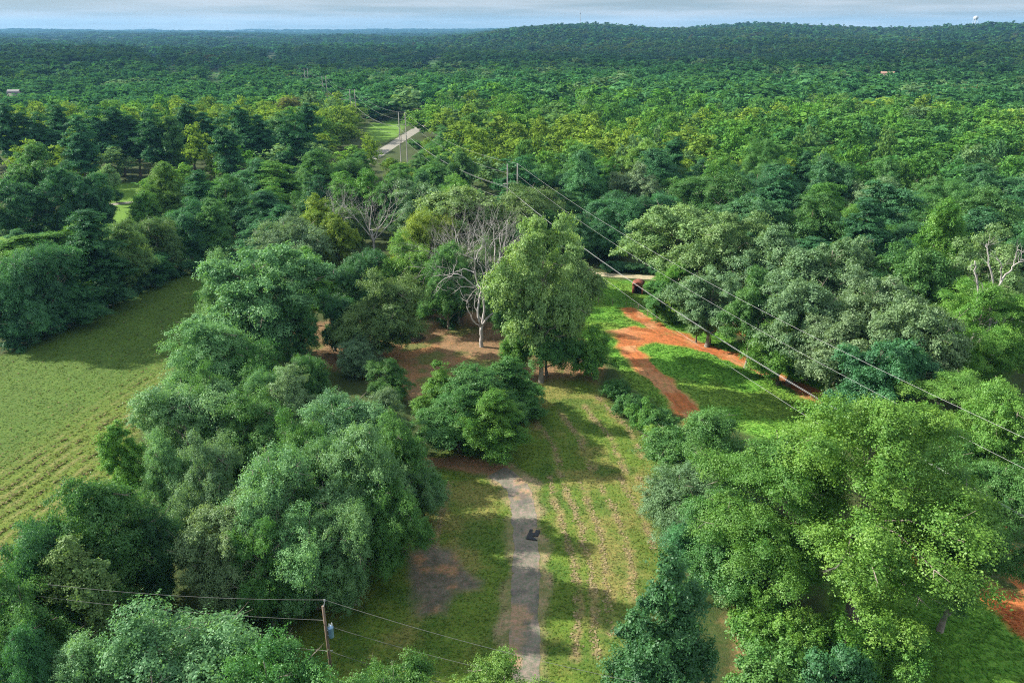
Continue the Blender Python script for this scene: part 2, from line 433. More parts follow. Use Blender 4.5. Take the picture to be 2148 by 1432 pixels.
def ground_colour(X, Y):
    X = np.asarray(X, float); Y = np.asarray(Y, float)
    wx = X + 2.4 * (fbm(X * .35, Y * .35, 3) - .5); wy = Y + 2.4 * (fbm(X * .35 + 40, Y * .35, 5) - .5)
    n1 = fbm(X * .12, Y * .12, 11); n2 = fbm(X * .6, Y * .6, 21); n3 = fbm(X * 1.7, Y * 1.7, 31, 3)
    def C(r, g, b): return np.array((r, g, b))
    col = C(.050, .056, .026)[None] * (.6 + .7 * n2[:, None]) + C(.0, .030, .0)[None] * n1[:, None]
    def lay(w, c):
        nonlocal col
        w = np.clip(w, 0, 1)[:, None]
        col = col * (1 - w) + c * w
    def ins(P, soft=.8): return sstep(-soft, soft, poly_sd(wx, wy, P))
    # bare clearing of brown and orange soil under thin grass
    bare = C(.215, .135, .085) * (.75 + .5 * n2[:, None])
    bare = bare + (C(.29, .15, .08) - bare) * sstep(.54, .72, n1)[:, None]
    bare = bare + (C(.13, .135, .05) - bare) * sstep(.52, .66, fbm(X * .33, Y * .33, 91))[:, None]
    lay(ins(P_DIRT, 1.3), bare)
    # mown lawn
    lawn = C(.095, .148, .027) * (.75 + .5 * n2[:, None])
    lawn = lawn + (C(.180, .172, .058) - lawn) * (sstep(.46, .66, fbm(X * .22, Y * .22, 51)) * .85)[:, None]
    lawn = lawn + (C(.060, .115, .022) - lawn) * (sstep(.52, .7, fbm(X * .3, Y * .3, 61)) * .8)[:, None]
    right = sstep(5, 9, X - (Y - 40) * .02) * sstep(75, 60, Y)
    lawn = lawn + (C(.215, .185, .085) - lawn) * (right * .30 * n2)[:, None]
    lay(ins(P_LAWN, 1.2), lawn)
    for L in WINDROWS:
        lay(sstep(.62, .12, line_d(wx * .5 + X * .5, wy * .5 + Y * .5, L)) * (.12 + .75 * sstep(.36, .66, fbm(X * .9, Y * .9, 33))), C(.25, .195, .105))
    ash = C(.125, .105, .10) * (.6 + .8 * n3[:, None])
    ash = ash + (C(.26, .15, .10) - ash) * sstep(.55, .7, n2)[:, None]
    lay(ins(P_BURN, .7) * .93, ash)
    # verge of the drive
    lay(sstep(2.3, 1.6, line_d(wx, wy, L_PATH)) * (.45 + .55 * sstep(.4, .6, n2)), C(.255, .20, .135))
    lay(sstep(1.7, 1.0, line_d(wx, wy, L_PATHEND)), C(.26, .150, .095) * (.7 + .6 * n2[:, None]))
    # mown field with hay rows
    fld = C(.070, .122, .025) * (.8 + .4 * n2[:, None])
    s = (X - FA[0]) * FN[0] + (Y - FA[1]) * FN[1]
    s = s + .35 * (fbm(X * .25, Y * .25, 71) - .5) * 2
    ph = np.abs(((s / 2.05) % 1) - .5) * 2
    near = sstep(-9, 0, s)
    fld = fld + (C(.130, .178, .034) - fld) * (near * .75)[:, None]
    fld = fld + (C(.215, .180, .095) - fld) * (sstep(.62, .92, ph) * (.05 + .55 * near) * sstep(.3, .58, fbm(X * .8, Y * .8, 37)))[:, None]
    fld = fld * (1 - (sstep(.5, .2, np.abs(ph - .55)) * sstep(.4, .2, np.abs(ph - .5)) * .22 * near))[:, None]
    lay(ins(P_FIELD, .8), fld)
    # lush meadow, lawns of far houses
    mead = C(.128, .285, .046) * (.7 + .6 * n2[:, None])
    mead = mead + (C(.17, .25, .05) - mead) * (sstep(.5, .7, n1) * .7)[:, None]
    lay(ins(P_MEADOW, .9), mead); lay(ins(P_MEADOW2, .9), mead * .85)
    red = C(.40, .135, .055) * (.78 + .44 * n2[:, None])
    red = red + (C(.45, .21, .115) - red) * sstep(.5, .68, n1)[:, None]
    for L, w in ((L_T1, 1.45), (L_T2, 1.45), (L_T3, 1.7)):
        lay(sstep(w + .5, w - .4, line_d(wx, wy, L)), red)
    lay(ins(P_CIRCLE, .6), red)
    cc = np.array(at(1345, 712)[:2]); rc = np.hypot(X - cc[0], (Y - cc[1]) * .8) + .5 * n2
    lay(ins(P_CIRCLE, .4) * sstep(.35, .05, np.abs((rc % 1.5) - .75)) * .45 * sstep(.3, .6, n3), C(.20, .075, .035))
    lay(ins(P_SOIL, 1.0), red * .8)
    lay(ins(P_SAND, .8), C(.27, .18, .10) * (.7 + .6 * n2[:, None]))
    ll = C(.105, .205, .030) * (.85 + .3 * n2[:, None])
    for P in (P_LLAWN, P_RLAWN): lay(ins(P, 1.5), ll)
    return col

FAR_FIELDS = []          # (azimuth centre px, half width px, near r, far r, colour)
for xc, hw, r0, r1, c in [(484, 20, 600, 1010, (.055, .13, .028)), (405, 13, 680, 1060, (.05, .09, .03)), (362, 20, 1050, 1500, (.10, .12, .04)), (918, 16, 800, 1320, (.05, .12, .028)), (600, 12, 1200, 1700, (.07, .09, .035))]:
    FAR_FIELDS.append((math.atan2(xc - W0 / 2, FPX), hw / FPX, r0, r1, c))

def in_far_field(X, Y, grow=0.0):
    r = np.hypot(X, Y); a = np.arctan2(X, np.maximum(Y, 1))
    m = np.zeros(np.shape(X), bool)
    for ac, hw, r0, r1, c in FAR_FIELDS:
        m |= (np.abs(a - ac) < hw + grow) & (r > r0) & (r < r1)
    return m

def build_ground():
    def axis(f0, f1, step, lo, hi, g=1.075):
        mid = list(np.arange(f0, f1 + 1e-6, step))
        up = []; s = step; v = mid[-1]
        while v < hi: s *= g; v += s; up.append(min(v, hi))
        dn = []; s = step; v = mid[0]
        while v > lo: s *= g; v -= s; dn.append(max(v, lo))
        return np.array(dn[::-1] + mid + up)
    xs = axis(-84, 56, .42, -9500, 9500); ys = axis(30, 172, .42, -60, 9800)
    nx, ny = len(xs), len(ys)
    XX, YY = np.meshgrid(xs, ys)
    X, Y = XX.ravel(), YY.ravel()
    Z = terrain(X, Y)
    c = ground_colour(X, Y)
    r = np.hypot(X, Y); a = np.arctan2(X, np.maximum(Y, 1))
    for ac, hw, r0, r1, fc in FAR_FIELDS:
        w = (sstep(hw * 1.6, hw * 1.0, np.abs(a - ac)) * sstep(r0 - 60, r0, r) * sstep(r1 + 60, r1, r))[:, None]
        c = c * (1 - w) + np.array(fc) * w
    w = sstep(600, 1500, r)[:, None]
    deep = np.array((.035, .055, .025))
    far = in_far_field(X, Y, .004)[:, None]
    c = np.where(far, c, c * (1 - w) + deep * w)
    i = np.arange(nx - 1)[None, :] + nx * np.arange(ny - 1)[:, None]
    F = np.stack([i, i + 1, i + 1 + nx, i + nx], -1).reshape(-1, 4)
    V = np.stack([X, Y, Z], 1)
    me = mesh_from('ground', V, F, M_GROUND, True, point_col={'col': c})
    tag(link('ground', me), kind='structure')

def ribbon(name, L, w, z, colf, mat, ragged=.25, step=.35, nw=9, seed=0):
    """A worn strip laid on the ground along the line L, with ragged edges."""
    L = np.asarray(L, float)
    seg = np.linalg.norm(np.diff(L, axis=0), axis=1); s = np.concatenate([[0], np.cumsum(seg)])
    n = max(3, int(s[-1] / step)); t = np.linspace(0, s[-1], n)
    P = np.stack([np.interp(t, s, L[:, 0]), np.interp(t, s, L[:, 1])], 1)
    k = max(1, int(3.0 / step)); ker = np.ones(2 * k + 1) / (2 * k + 1)
    Pp = np.pad(P, ((k, k), (0, 0)), mode='edge'); P = np.stack([np.convolve(Pp[:, j], ker, 'valid') for j in (0, 1)], 1)
    T = np.gradient(P, axis=0); T /= np.linalg.norm(T, axis=1)[:, None]
    N = np.stack([T[:, 1], -T[:, 0]], 1)
    V = []
    for j in range(nw):
        u = -1 + 2 * j / (nw - 1)
        wl_ = w * (1 + ragged * (fbm(t * .45, np.full_like(t, 3.1 + seed), 41) - .5) * 2 + ragged * .6 * (noise2(t * 2.2, np.full_like(t, seed + .5), 43) - .5))
        wr_ = w * (1 + ragged * (fbm(t * .45, np.full_like(t, 8.7 + seed), 47) - .5) * 2 + ragged * .6 * (noise2(t * 2.2, np.full_like(t, seed + 4.5), 49) - .5))
        ww = wl_ if u < 0 else wr_
        V.append(P + N * (u * ww)[:, None])
    V = np.stack(V, 1).reshape(-1, 2)
    i = np.arange(nw - 1)[None, :] + nw * np.arange(n - 1)[:, None]
    F = np.stack([i, i + nw, i + 1 + nw, i + 1], -1).reshape(-1, 4)
    V3 = np.concatenate([V, (terrain(V[:, 0], V[:, 1]) + z)[:, None]], 1)
    me = mesh_from(name, V3, F, mat, True, point_col={'col': colf(V[:, 0], V[:, 1])})
    return tag(link(name, me), kind='structure')

def col_path(X, Y):
    n1 = fbm(X * .35, Y * .35, 101); n2 = fbm(X * 1.6, Y * 1.6, 103)
    c = np.array((.185, .165, .155))[None] * (.72 + .56 * n2[:, None])
    w = sstep(.53, .66, n1)[:, None]; c = c * (1 - w) + np.array((.30, .205, .150))[None] * w
    w = sstep(.60, .72, fbm(X * .8, Y * .8, 107))[:, None] * .8; c = c * (1 - w) + np.array((.105, .100, .105))[None] * w
    return c
def col_gravel(X, Y):
    n2 = fbm(X * .8, Y * .8, 113)
    return np.array((.36, .31, .24))[None] * (.8 + .4 * n2[:, None])
def col_road(X, Y):
    n2 = fbm(X * .5, Y * .5, 117)
    return np.array((.25, .235, .24))[None] * (.85 + .3 * n2[:, None])
RUT_LINES = None
def col_red(X, Y):
    n1 = fbm(X * .22, Y * .22, 121); n2 = fbm(X * .9, Y * .9, 123)
    c = np.array((.40, .135, .055))[None] * (.72 + .56 * n2[:, None])
    w = sstep(.48, .66, n1)[:, None]; c = c * (1 - w) + np.array((.46, .22, .12))[None] * w
    d = np.minimum(line_d(X, Y, L_T1), line_d(X, Y, L_T2)) + .22 * (fbm(X * .5, Y * .5, 127) - .5)
    c = c * (1 - .38 * sstep(.24, .06, np.abs(d - .72)) * sstep(.3, .6, n2))[:, None]
    w = (sstep(.55, .72, fbm(X * .55, Y * .55, 129)) * sstep(.2, .55, np.abs(d - .72)) * .65)[:, None]
    return c * (1 - w) + np.array((.13, .17, .045))[None] * w

build_ground()
ribbon('driveway', L_PATH, 1.18, .012, col_path, M_PATH, .30, seed=1)
ribbon('gravel_lane', L_LANE, 1.35, .012, col_gravel, M_PATH, .12, seed=2)
ribbon('road', L_ROAD, 2.7, .012, col_road, M_PATH, .03, step=1.0, seed=3)
ribbon('house_lane', L_LLANE, 1.6, .012, col_road, M_PATH, .08, step=1.0, seed=4)
ribbon('dirt_track', L_T1, 1.35, .012, col_red, M_PATH, .45, seed=5)
ribbon('dirt_track', L_T2, 1.35, .016, col_red, M_PATH, .45, seed=6)

def build_grass():
    rng = np.random.default_rng(5)
    N = 520000
    X = rng.uniform(-84, 56, N); Y = rng.uniform(32, 150, N)
    wx = X + 2.4 * (fbm(X * .35, Y * .35, 3) - .5); wy = Y + 2.4 * (fbm(X * .35 + 40, Y * .35, 5) - .5)
    lawn = poly_sd(wx, wy, P_LAWN) > 0; fld = poly_sd(wx, wy, P_FIELD) > 0
    mead = (poly_sd(wx, wy, P_MEADOW) > 0) | (poly_sd(wx, wy, P_MEADOW2) > 0)
    dirt = (poly_sd(wx, wy, P_DIRT) > 0)
    bad = (line_d(wx, wy, L_PATH) < 1.6) | (line_d(wx, wy, L_T1) < 1.8) | (line_d(wx, wy, L_T2) < 1.8) | (line_d(X, Y, L_LANE) < 1.8) | (line_d(wx, wy, L_PATHEND) < 1.2) | (poly_sd(wx, wy, P_CIRCLE) > -.3)
    bad |= (poly_sd(wx, wy, P_BURN) > -.2)
    u = rng.random(N)
    keep = (~bad) & ((mead & (u < .55)) | (lawn & (u < .40)) | (fld & (u < .25)) | (dirt & (u < .05)))
    px, py = proj(X, Y, np.zeros(N)); keep &= (px > -60) & (px < 2210) & (py < 1500)
    X, Y = X[keep], Y[keep]; mead = mead[keep]; k = len(X)
    patch = .45 + 1.1 * fbm(X * .5, Y * .5, 211)
    h = np.where(mead, rng.uniform(.10, .42, k) * patch, rng.uniform(.03, .10, k) * patch)
    w = np.where(mead, rng.uniform(.08, .18, k), rng.uniform(.05, .13, k))
    th = rng.uniform(0, 2 * PI, k); ca, sa = np.cos(th), np.sin(th)
    L = np.where(mead, rng.uniform(.12, .34, k), rng.uniform(.08, .20, k)) * (.6 + .8 * patch)
    up = np.where(mead, rng.uniform(.10, .55, k), rng.uniform(.03, .26, k)) * L          # tip height: blades lie over
    z0 = np.full(k, .006)
    V = np.stack([np.stack([X - sa * w * .5, Y + ca * w * .5, z0], 1), np.stack([X + sa * w * .5, Y - ca * w * .5, z0], 1),
                  np.stack([X + ca * L + sa * w * .45, Y + sa * L - ca * w * .45, z0 + up], 1), np.stack([X + ca * L * .9 - sa * w * .4, Y + sa * L * .9 + ca * w * .4, z0 + up * .85], 1)], 1).reshape(-1, 3)
    F = np.arange(4 * k).reshape(-1, 4)
    col = ground_colour(X, Y) * rng.uniform(.85, 1.2, (k, 1))
    me = mesh_from('grass', V, F, M_LEAFV, point_col={'col': np.repeat(col, 4, 0)}, face_attr={'tint': rng.uniform(.3, .6, k)})
    tag(link('grass', me), 'short grass tufts on the mown lawn, field and green meadow', 'grass', kind='stuff')
build_grass()

def build_hay():
    rng = np.random.default_rng(6)
    PX, PY, TX, TY, K = [], [], [], [], []
    s0 = np.arange(-14, 16) * 2.05 + 1.02                  # rows across the mown field
    for s_ in s0:
        u = rng.uniform(-45, 95, 4200)
        o = s_ + rng.normal(0, .13, len(u)) - .35 * (fbm((FA[0] + FD[0] * u + FN[0] * s_) * .25, (FA[1] + FD[1] * u + FN[1] * s_) * .25, 71) - .5) * 2
        x = FA[0] + FD[0] * u + FN[0] * o; y = FA[1] + FD[1] * u + FN[1] * o
        dens = (.06 + .60 * float(sstep(-9, 0, s_))) * sstep(.34, .56, fbm(x * .6, y * .6, 37))
        k = (rng.random(len(u)) < dens) & (poly_sd(x, y, P_FIELD) > .3)
        PX.append(x[k]); PY.append(y[k]); K.append(np.zeros(k.sum()))
    for L in WINDROWS:                                        # thin rows left by the mower on the lawn
        seg = np.linalg.norm(np.diff(L, axis=0), axis=1); c = np.concatenate([[0], np.cumsum(seg)])
        u = rng.uniform(0, c[-1], int(c[-1] * 20)); x = np.interp(u, c, L[:, 0]); y = np.interp(u, c, L[:, 1])
        x = x + rng.normal(0, .16, len(u)) + .5 * (fbm(y * .3, x * .3, 39) - .5); y = y + rng.normal(0, .1, len(u))
        k = rng.random(len(u)) < sstep(.36, .58, fbm(x * .7, y * .7, 41))
        PX.append(x[k]); PY.append(y[k]); K.append(np.ones(k.sum()))
    X = np.concatenate(PX); Y = np.concatenate(PY); K = np.concatenate(K); k = len(X)
    px, py = proj(X, Y, np.zeros(k)); v = (px > -60) & (px < 2200) & (py < 1500); X, Y, K = X[v], Y[v], K[v]; k = len(X)
    th = rng.uniform(0, 2 * PI, k); ca, sa = np.cos(th), np.sin(th)
    L = rng.uniform(.10, .26, k); w = rng.uniform(.04, .10, k); z0 = rng.uniform(.01, .13, k) * np.where(K > 0, .35, 1); up = rng.uniform(-.03, .12, k) * np.where(K > 0, .35, 1)
    z1 = np.maximum(z0 + up, .008)
    V = np.stack([np.stack([X - sa * w, Y + ca * w, z0], 1), np.stack([X + sa * w, Y - ca * w, z0 * .8], 1),
                  np.stack([X + ca * L + sa * w, Y + sa * L - ca * w, z1], 1), np.stack([X + ca * L - sa * w, Y + sa * L + ca * w, z1 * .9], 1)], 1).reshape(-1, 3)
    c = np.where((rng.random(k) < .34 + .56 * K)[:, None], np.array((.25, .205, .115)), np.array((.12, .135, .045))) * rng.uniform(.7, 1.25, (k, 1)) * (1 + .35 * K)[:, None]
    me = mesh_from('hay', V, np.arange(4 * k).reshape(-1, 4), M_LEAFV, point_col={'col': np.repeat(c, 4, 0)}, face_attr={'tint': rng.uniform(.3, .6, k)})
    tag(link('hay', me), 'thin broken rows of cut hay lying on the field and lawn', 'hay', kind='stuff')
build_hay()

# ---------------------------------------------------------------- trees: prototypes
PROFILE = {
    'oak':    ((0, .15, .4, .7, .9, 1), (.50, .88, 1, .86, .55, .18)),
    'soft':   ((0, .2, .45, .7, .9, 1), (.62, .97, 1, .78, .45, .12)),
    'maple':  ((0, .2, .5, .8, .93, 1), (.55, .95, .96, .62, .30, .06)),
    'upright': ((0, .2, .5, .8, 1), (.5, .9, 1, .72, .12)),
    'gum':    ((0, .15, .4, .7, .9, 1), (.40, .80, 1, .92, .62, .25)),
    'cone':   ((0, .1, .4, .75, 1), (.90, 1, .80, .44, .03)),
    'pine':   ((0, .25, .5, .8, 1), (.45, .95, .88, .5, .08)),
    'shrub':  ((0, .3, .6, .85, 1), (.85, 1, .9, .6, .15)),
}
#            H   R    base nblob blobR  nleaf leaf  flat  droop spread
KIND = {
    'oak':    (18, 7.5, .22, 150, 1.30, 620, .150, .85, .10, 1.05),
    'soft':   (15, 6.5, .08, 200, 1.10, 640, .108, .85, .16, 1.25),
    'maple':  (16, 5.2, .10, 140, 1.05, 700, .118, .95, .20, 1.15),
    'upright': (18, 4.2, .16, 120, .95, 560, .135, 1.0, .10, 1.15),
    'gum':    (20, 8.0, .14, 190, 1.10, 1050, .084, .85, .08, 1.25),
    'cone':   (17, 4.6, .02, 190, .85, 560, .105, .95, .10, 1.15),
    'pine':   (24, 4.6, .22, 150, .95, 500, .150, .8, .00, 1.15),
    'shrub':  (4.5, 2.6, .02, 56, .62, 520, .088, .95, .15, 1.2),
}
BOUGH = {'cone': (34, .27, 1.0), 'oak': (20, .36, .85), 'soft': (17, .34, 1.15), 'maple': (12, .42, 1.2), 'upright': (12, .42, 1.35), 'gum': (17, .33, 1.05), 'pine': (16, .42, .95), 'shrub': (8, .42, 1.1)}
def leaf_cloud(rng, kind, H, R, base, nb, br, nl, leaf, flat, droop, spread, shell=.5, outw=.75, bough=None):
    """Blob centres through the crown's volume, then leaf-sized kites on each blob. Returns V, F, tint, blob centres."""
    tx, rx = PROFILE[kind]
    zb, zt = H * base, H * .985
    ph = rng.uniform(0, 2 * PI, 4)
    nbg, bf, zs = bough or BOUGH[kind]
    def inside(bulge):
        while True:
            t = rng.random() ** .9
            rp = np.interp(t, tx, rx)
            if rng.random() > rp: continue
            a = rng.uniform(0, 2 * PI)
            lob = 1 + .16 * math.sin(2 * a + ph[0] + 3 * t) + .14 * math.sin(3 * a + ph[1] - 5 * t) + .10 * math.sin(5 * a + ph[2] + 9 * t)
            rad = max(0, (R * rp * lob - bulge * .75)) * rng.random() ** .38
            return np.array((rad * math.cos(a), rad * math.sin(a), zb + bulge * .5 + t * (zt - zb - bulge * 1.3)))
    rb = R * bf
    B = []; tries = 0
    while len(B) < nbg and tries < nbg * 60:
        tries += 1
        p = inside(rb)
        if B and min(np.sum((np.array(B) - p) ** 2, 1)) < (rb * .95) ** 2: continue
        B.append(p)
    B = np.array(B); BB = rb * rng.uniform(.65, 1.25, len(B))
    C = []; tries = 0
    while len(C) < nb and tries < nb * 40:
        tries += 1
        i = rng.integers(len(B)); d = rng.normal(size=3); d /= np.linalg.norm(d)
        q = BB[i] * rng.random() ** .45
        o = d * q; o[2] *= zs
        k = max(-1, min(1, o[2] / (BB[i] * zs + 1e-6)))
        o[:2] *= 1 - .38 * max(0, k)
        p = B[i] + o
        if p[2] < zb + br * .3 or p[2] > H: continue
        if C and min(np.sum((np.array(C) - p) ** 2, 1)) < (br * .58) ** 2: continue
        C.append(p)
    C = np.array(C); nb = len(C)
    BR = br * rng.uniform(.6, 1.25, nb)
    n = nb * nl
    ci = np.repeat(np.arange(nb), nl)
    # each blob is a handful of twigs, each twig a tuft of leaves
    nt = max(5, nl // 26); nd = rng.normal(size=(nb, nt, 3)); nd /= np.linalg.norm(nd, axis=2)[:, :, None]
    nd[:, :, 2] = np.where(nd[:, :, 2] < -.35, -nd[:, :, 2] * .9, nd[:, :, 2])
    nr = (shell + (1 - shell) * rng.random((nb, nt)) ** .7) * spread * rng.choice([.8, 1.0, 1.22], (nb, nt), p=[.3, .5, .2])
    ti = rng.integers(0, nt, n)
    along = rng.uniform(.72, 1.12, n)
    d = nd[ci, ti]
    off = d * (BR[ci] * nr[ci, ti] * along)[:, None] + rng.normal(size=(n, 3)) * (BR[ci] * .17)[:, None]
    off[:, 2] *= flat
    out = C.copy(); out[:, 2] = 0; out /= np.linalg.norm(out, axis=1)[:, None] + 1e-6
    ro = np.einsum('ij,ij->i', off, out[ci])
    off += out[ci] * (ro * .25)[:, None]
    off[:, 2] -= droop * np.maximum(ro, 0) ** 1.2
    wob = rng.normal(size=(n, 3)) * .03 * br
    P = C[ci] + off + wob
    nrm = d * outw + rng.normal(size=(n, 3)) * .40; nrm[:, 2] += .30
    nrm /= np.linalg.norm(nrm, axis=1)[:, None]
    tg = np.cross(nrm, rng.normal(size=(n, 3)))
    tg /= np.linalg.norm(tg, axis=1)[:, None] + 1e-9
    bt = np.cross(nrm, tg)
    a = (leaf * rng.uniform(.6, 1.25, n))[:, None]; b = a * rng.uniform(.45, .75, n)[:, None]
    V = np.stack([P - tg * a, P + bt * b - tg * a * .1, P + tg * a, P - bt * b - tg * a * .1], 1).reshape(-1, 3)
    V[:, 2] = np.maximum(V[:, 2], .05)
    F = np.arange(4 * n).reshape(-1, 4)
    bt_ = rng.random(nb); tt_ = rng.random((nb, nt))
    tint = np.clip(.36 * bt_[ci] + .34 * tt_[ci, ti] + .30 * rng.random(n), 0, 1)
    return V, F, tint, C, BR

def trunk_mesh(rng, name, H, C, BR, base, thick, mat, nlimb=26, bare=0):
    mb = MB()
    top = H * .80
    k = 9
    z = np.linspace(0, top, k)
    wob = np.cumsum(rng.normal(0, .016 * H, (k, 2)) * .35, 0); wob[0] = 0
    P = np.concatenate([wob, z[:, None]], 1)
    R = thick * (1 - .88 * (z / top) ** .85); R[0] *= 1.35
    mb.tube(P, R, 8)
    if C is not None and len(C):
        idx = rng.permutation(len(C))[:nlimb]
        for i in idx:
            c = C[i]; zs = np.clip(c[2] - rng.uniform(.25, .5) * math.hypot(c[0], c[1]) - .8, H * .10, top * .92)
            s = np.array([np.interp(zs, z, P[:, 0]), np.interp(zs, z, P[:, 1]), zs])
            m = (s + c) / 2 + np.array((0, 0, .10 * np.linalg.norm(c - s))) + rng.normal(0, .25, 3)
            pts = [s, s * .55 + m * .5 + rng.normal(0, .08, 3) - s * .05, m, (m + c) / 2 + rng.normal(0, .15, 3), c]
            r0 = float(np.interp(zs, z, R)) * .55
            mb.tube(pts, [r0, r0 * .75, r0 * .55, r0 * .36, .03], 5, cap=False)
            for q in range(2):
                e = c + rng.normal(0, 1, 3) * BR[i] * .6
                mb.tube([pts[3], (pts[3] + e) / 2 + rng.normal(0, .1, 3), e], [r0 * .30, r0 * .2, .015], 4, cap=False)
        for i in (rng.permutation(idx)[:bare] if bare else ()):
            c = C[i]; o = np.array((c[0], c[1], 0)); o /= np.linalg.norm(o) + 1e-6
            p = c.copy(); d = o * .8 + rng.normal(0, .5, 3) + np.array((0, 0, .35)); d /= np.linalg.norm(d)
            L = BR[i] * rng.uniform(1.5, 2.1); m = p + d * L * .5 + rng.normal(0, .10, 3); q = p + d * L
            mb.tube([p, m, q], [.05, .035, .012], 4, cap=False)
            for _ in range(2):
                mb.tube([m, m + (d * .6 + rng.normal(0, .5, 3)) * L * .45], [.028, .010], 4, cap=False)
    return mb.mesh(name, mat, True)

PROTO = {}
def make_protos():
    spec = [('oak', 4, M_BARKG, .38), ('soft', 4, M_BARKG, .30), ('maple', 3, M_BARK, .26), ('upright', 3, M_BARK, .22), ('gum', 3, M_BARKG, .40), ('pine', 3, M_BARK, .28), ('cone', 3, M_BARK, .24), ('shrub', 3, M_BARK, .06)]
    for kind, cnt, bark, th in spec:
        H, R, base, nb, br, nl, leaf, flat, droop, spread = KIND[kind]
        PROTO[kind] = []
        for i in range(cnt):
            rng = np.random.default_rng(1000 + 37 * i + sum(map(ord, kind)))
            V, F, tint, C, BR = leaf_cloud(rng, kind, H, R, base, nb, br, nl, leaf, flat, droop, spread)
            cm = mesh_from(kind + '_crown', V, F, M_LEAF, face_attr={'tint': tint})
            tm = trunk_mesh(rng, kind + '_trunk', H, C, BR, base, th, bark, nlimb=12 if kind == 'shrub' else 36, bare={'soft': 34, 'oak': 14, 'gum': 26}.get(kind, 0))
            rq = float(np.quantile(np.hypot(V[:, 0], V[:, 1]), .97))
            PROTO[kind].append((cm, tm, H, rq))
make_protos()

# leaf colours (linear base colours)
LC = {
    'green':   (.088, .218, .056), 'deep':   (.056, .166, .062), 'pine':  (.050, .168, .064),
    'bright':  (.114, .270, .046), 'yellow': (.205, .305, .048), 'lime':  (.150, .300, .058),
    'grey':    (.160, .266, .128), 'silver': (.143, .292, .122), 'pale':  (.195, .315, .115),
    'olive':   (.125, .225, .075), 'rust':   (.190, .160, .075), 'blue':  (.080, .224, .092),
    'rich':    (.122, .250, .042),
}
CWORD = {'green': 'mid-green', 'deep': 'dark green', 'pine': 'dark', 'bright': 'bright green', 'yellow': 'yellow-green', 'lime': 'lime-green', 'rich': 'rich green',
         'grey': 'grey-green', 'silver': 'silvery green', 'pale': 'pale green', 'olive': 'olive green', 'rust': 'russet-tinged', 'blue': 'cool green'}
NAME = {'oak': 'oak_tree', 'soft': 'broadleaf_tree', 'maple': 'maple_tree', 'upright': 'poplar_tree', 'gum': 'gum_tree', 'cone': 'conical_tree', 'pine': 'pine_tree', 'shrub': 'shrub'}
WORD = {'oak': 'spreading tree', 'soft': 'feathery tree', 'maple': 'rounded tree', 'upright': 'upright tree', 'gum': 'lobed tree', 'cone': 'pointed tree', 'pine': 'pine', 'shrub': 'shrub'}
rnd = random.Random(12)
count = {}
PLACED = []                                        # X, Y, radius, height
def plant(kind, X, Y, H, w, colour, label, group, parts=True):
    i = count.get(kind, 0); count[kind] = i + 1
    cm, tm, h0, r0 = PROTO[kind][i % len(PROTO[kind])]
    rz = rnd.uniform(0, 2 * PI)
    e = empty(NAME[kind], (X, Y, float(terrain(X, Y))), rz)
    c = link('crown', cm, e); t = link('trunk', tm, e)
    sx = (w / 2) / r0; sz = H / h0
    c.scale = (sx * rnd.uniform(.94, 1.06), sx * rnd.uniform(.94, 1.06), sz); t.scale = (sx, sx, sz)
    v = rnd.uniform(.88, 1.14); col = LC[colour]
    c.color = (col[0] * v * rnd.uniform(.92, 1.08), col[1] * v, col[2] * v * rnd.uniform(.92, 1.1), 1)
    tag(e, label, 'shrub' if kind == 'shrub' else ('pine' if kind == 'pine' else 'tree'), group)
    PLACED.append((X, Y, w / 2, H))
    return e

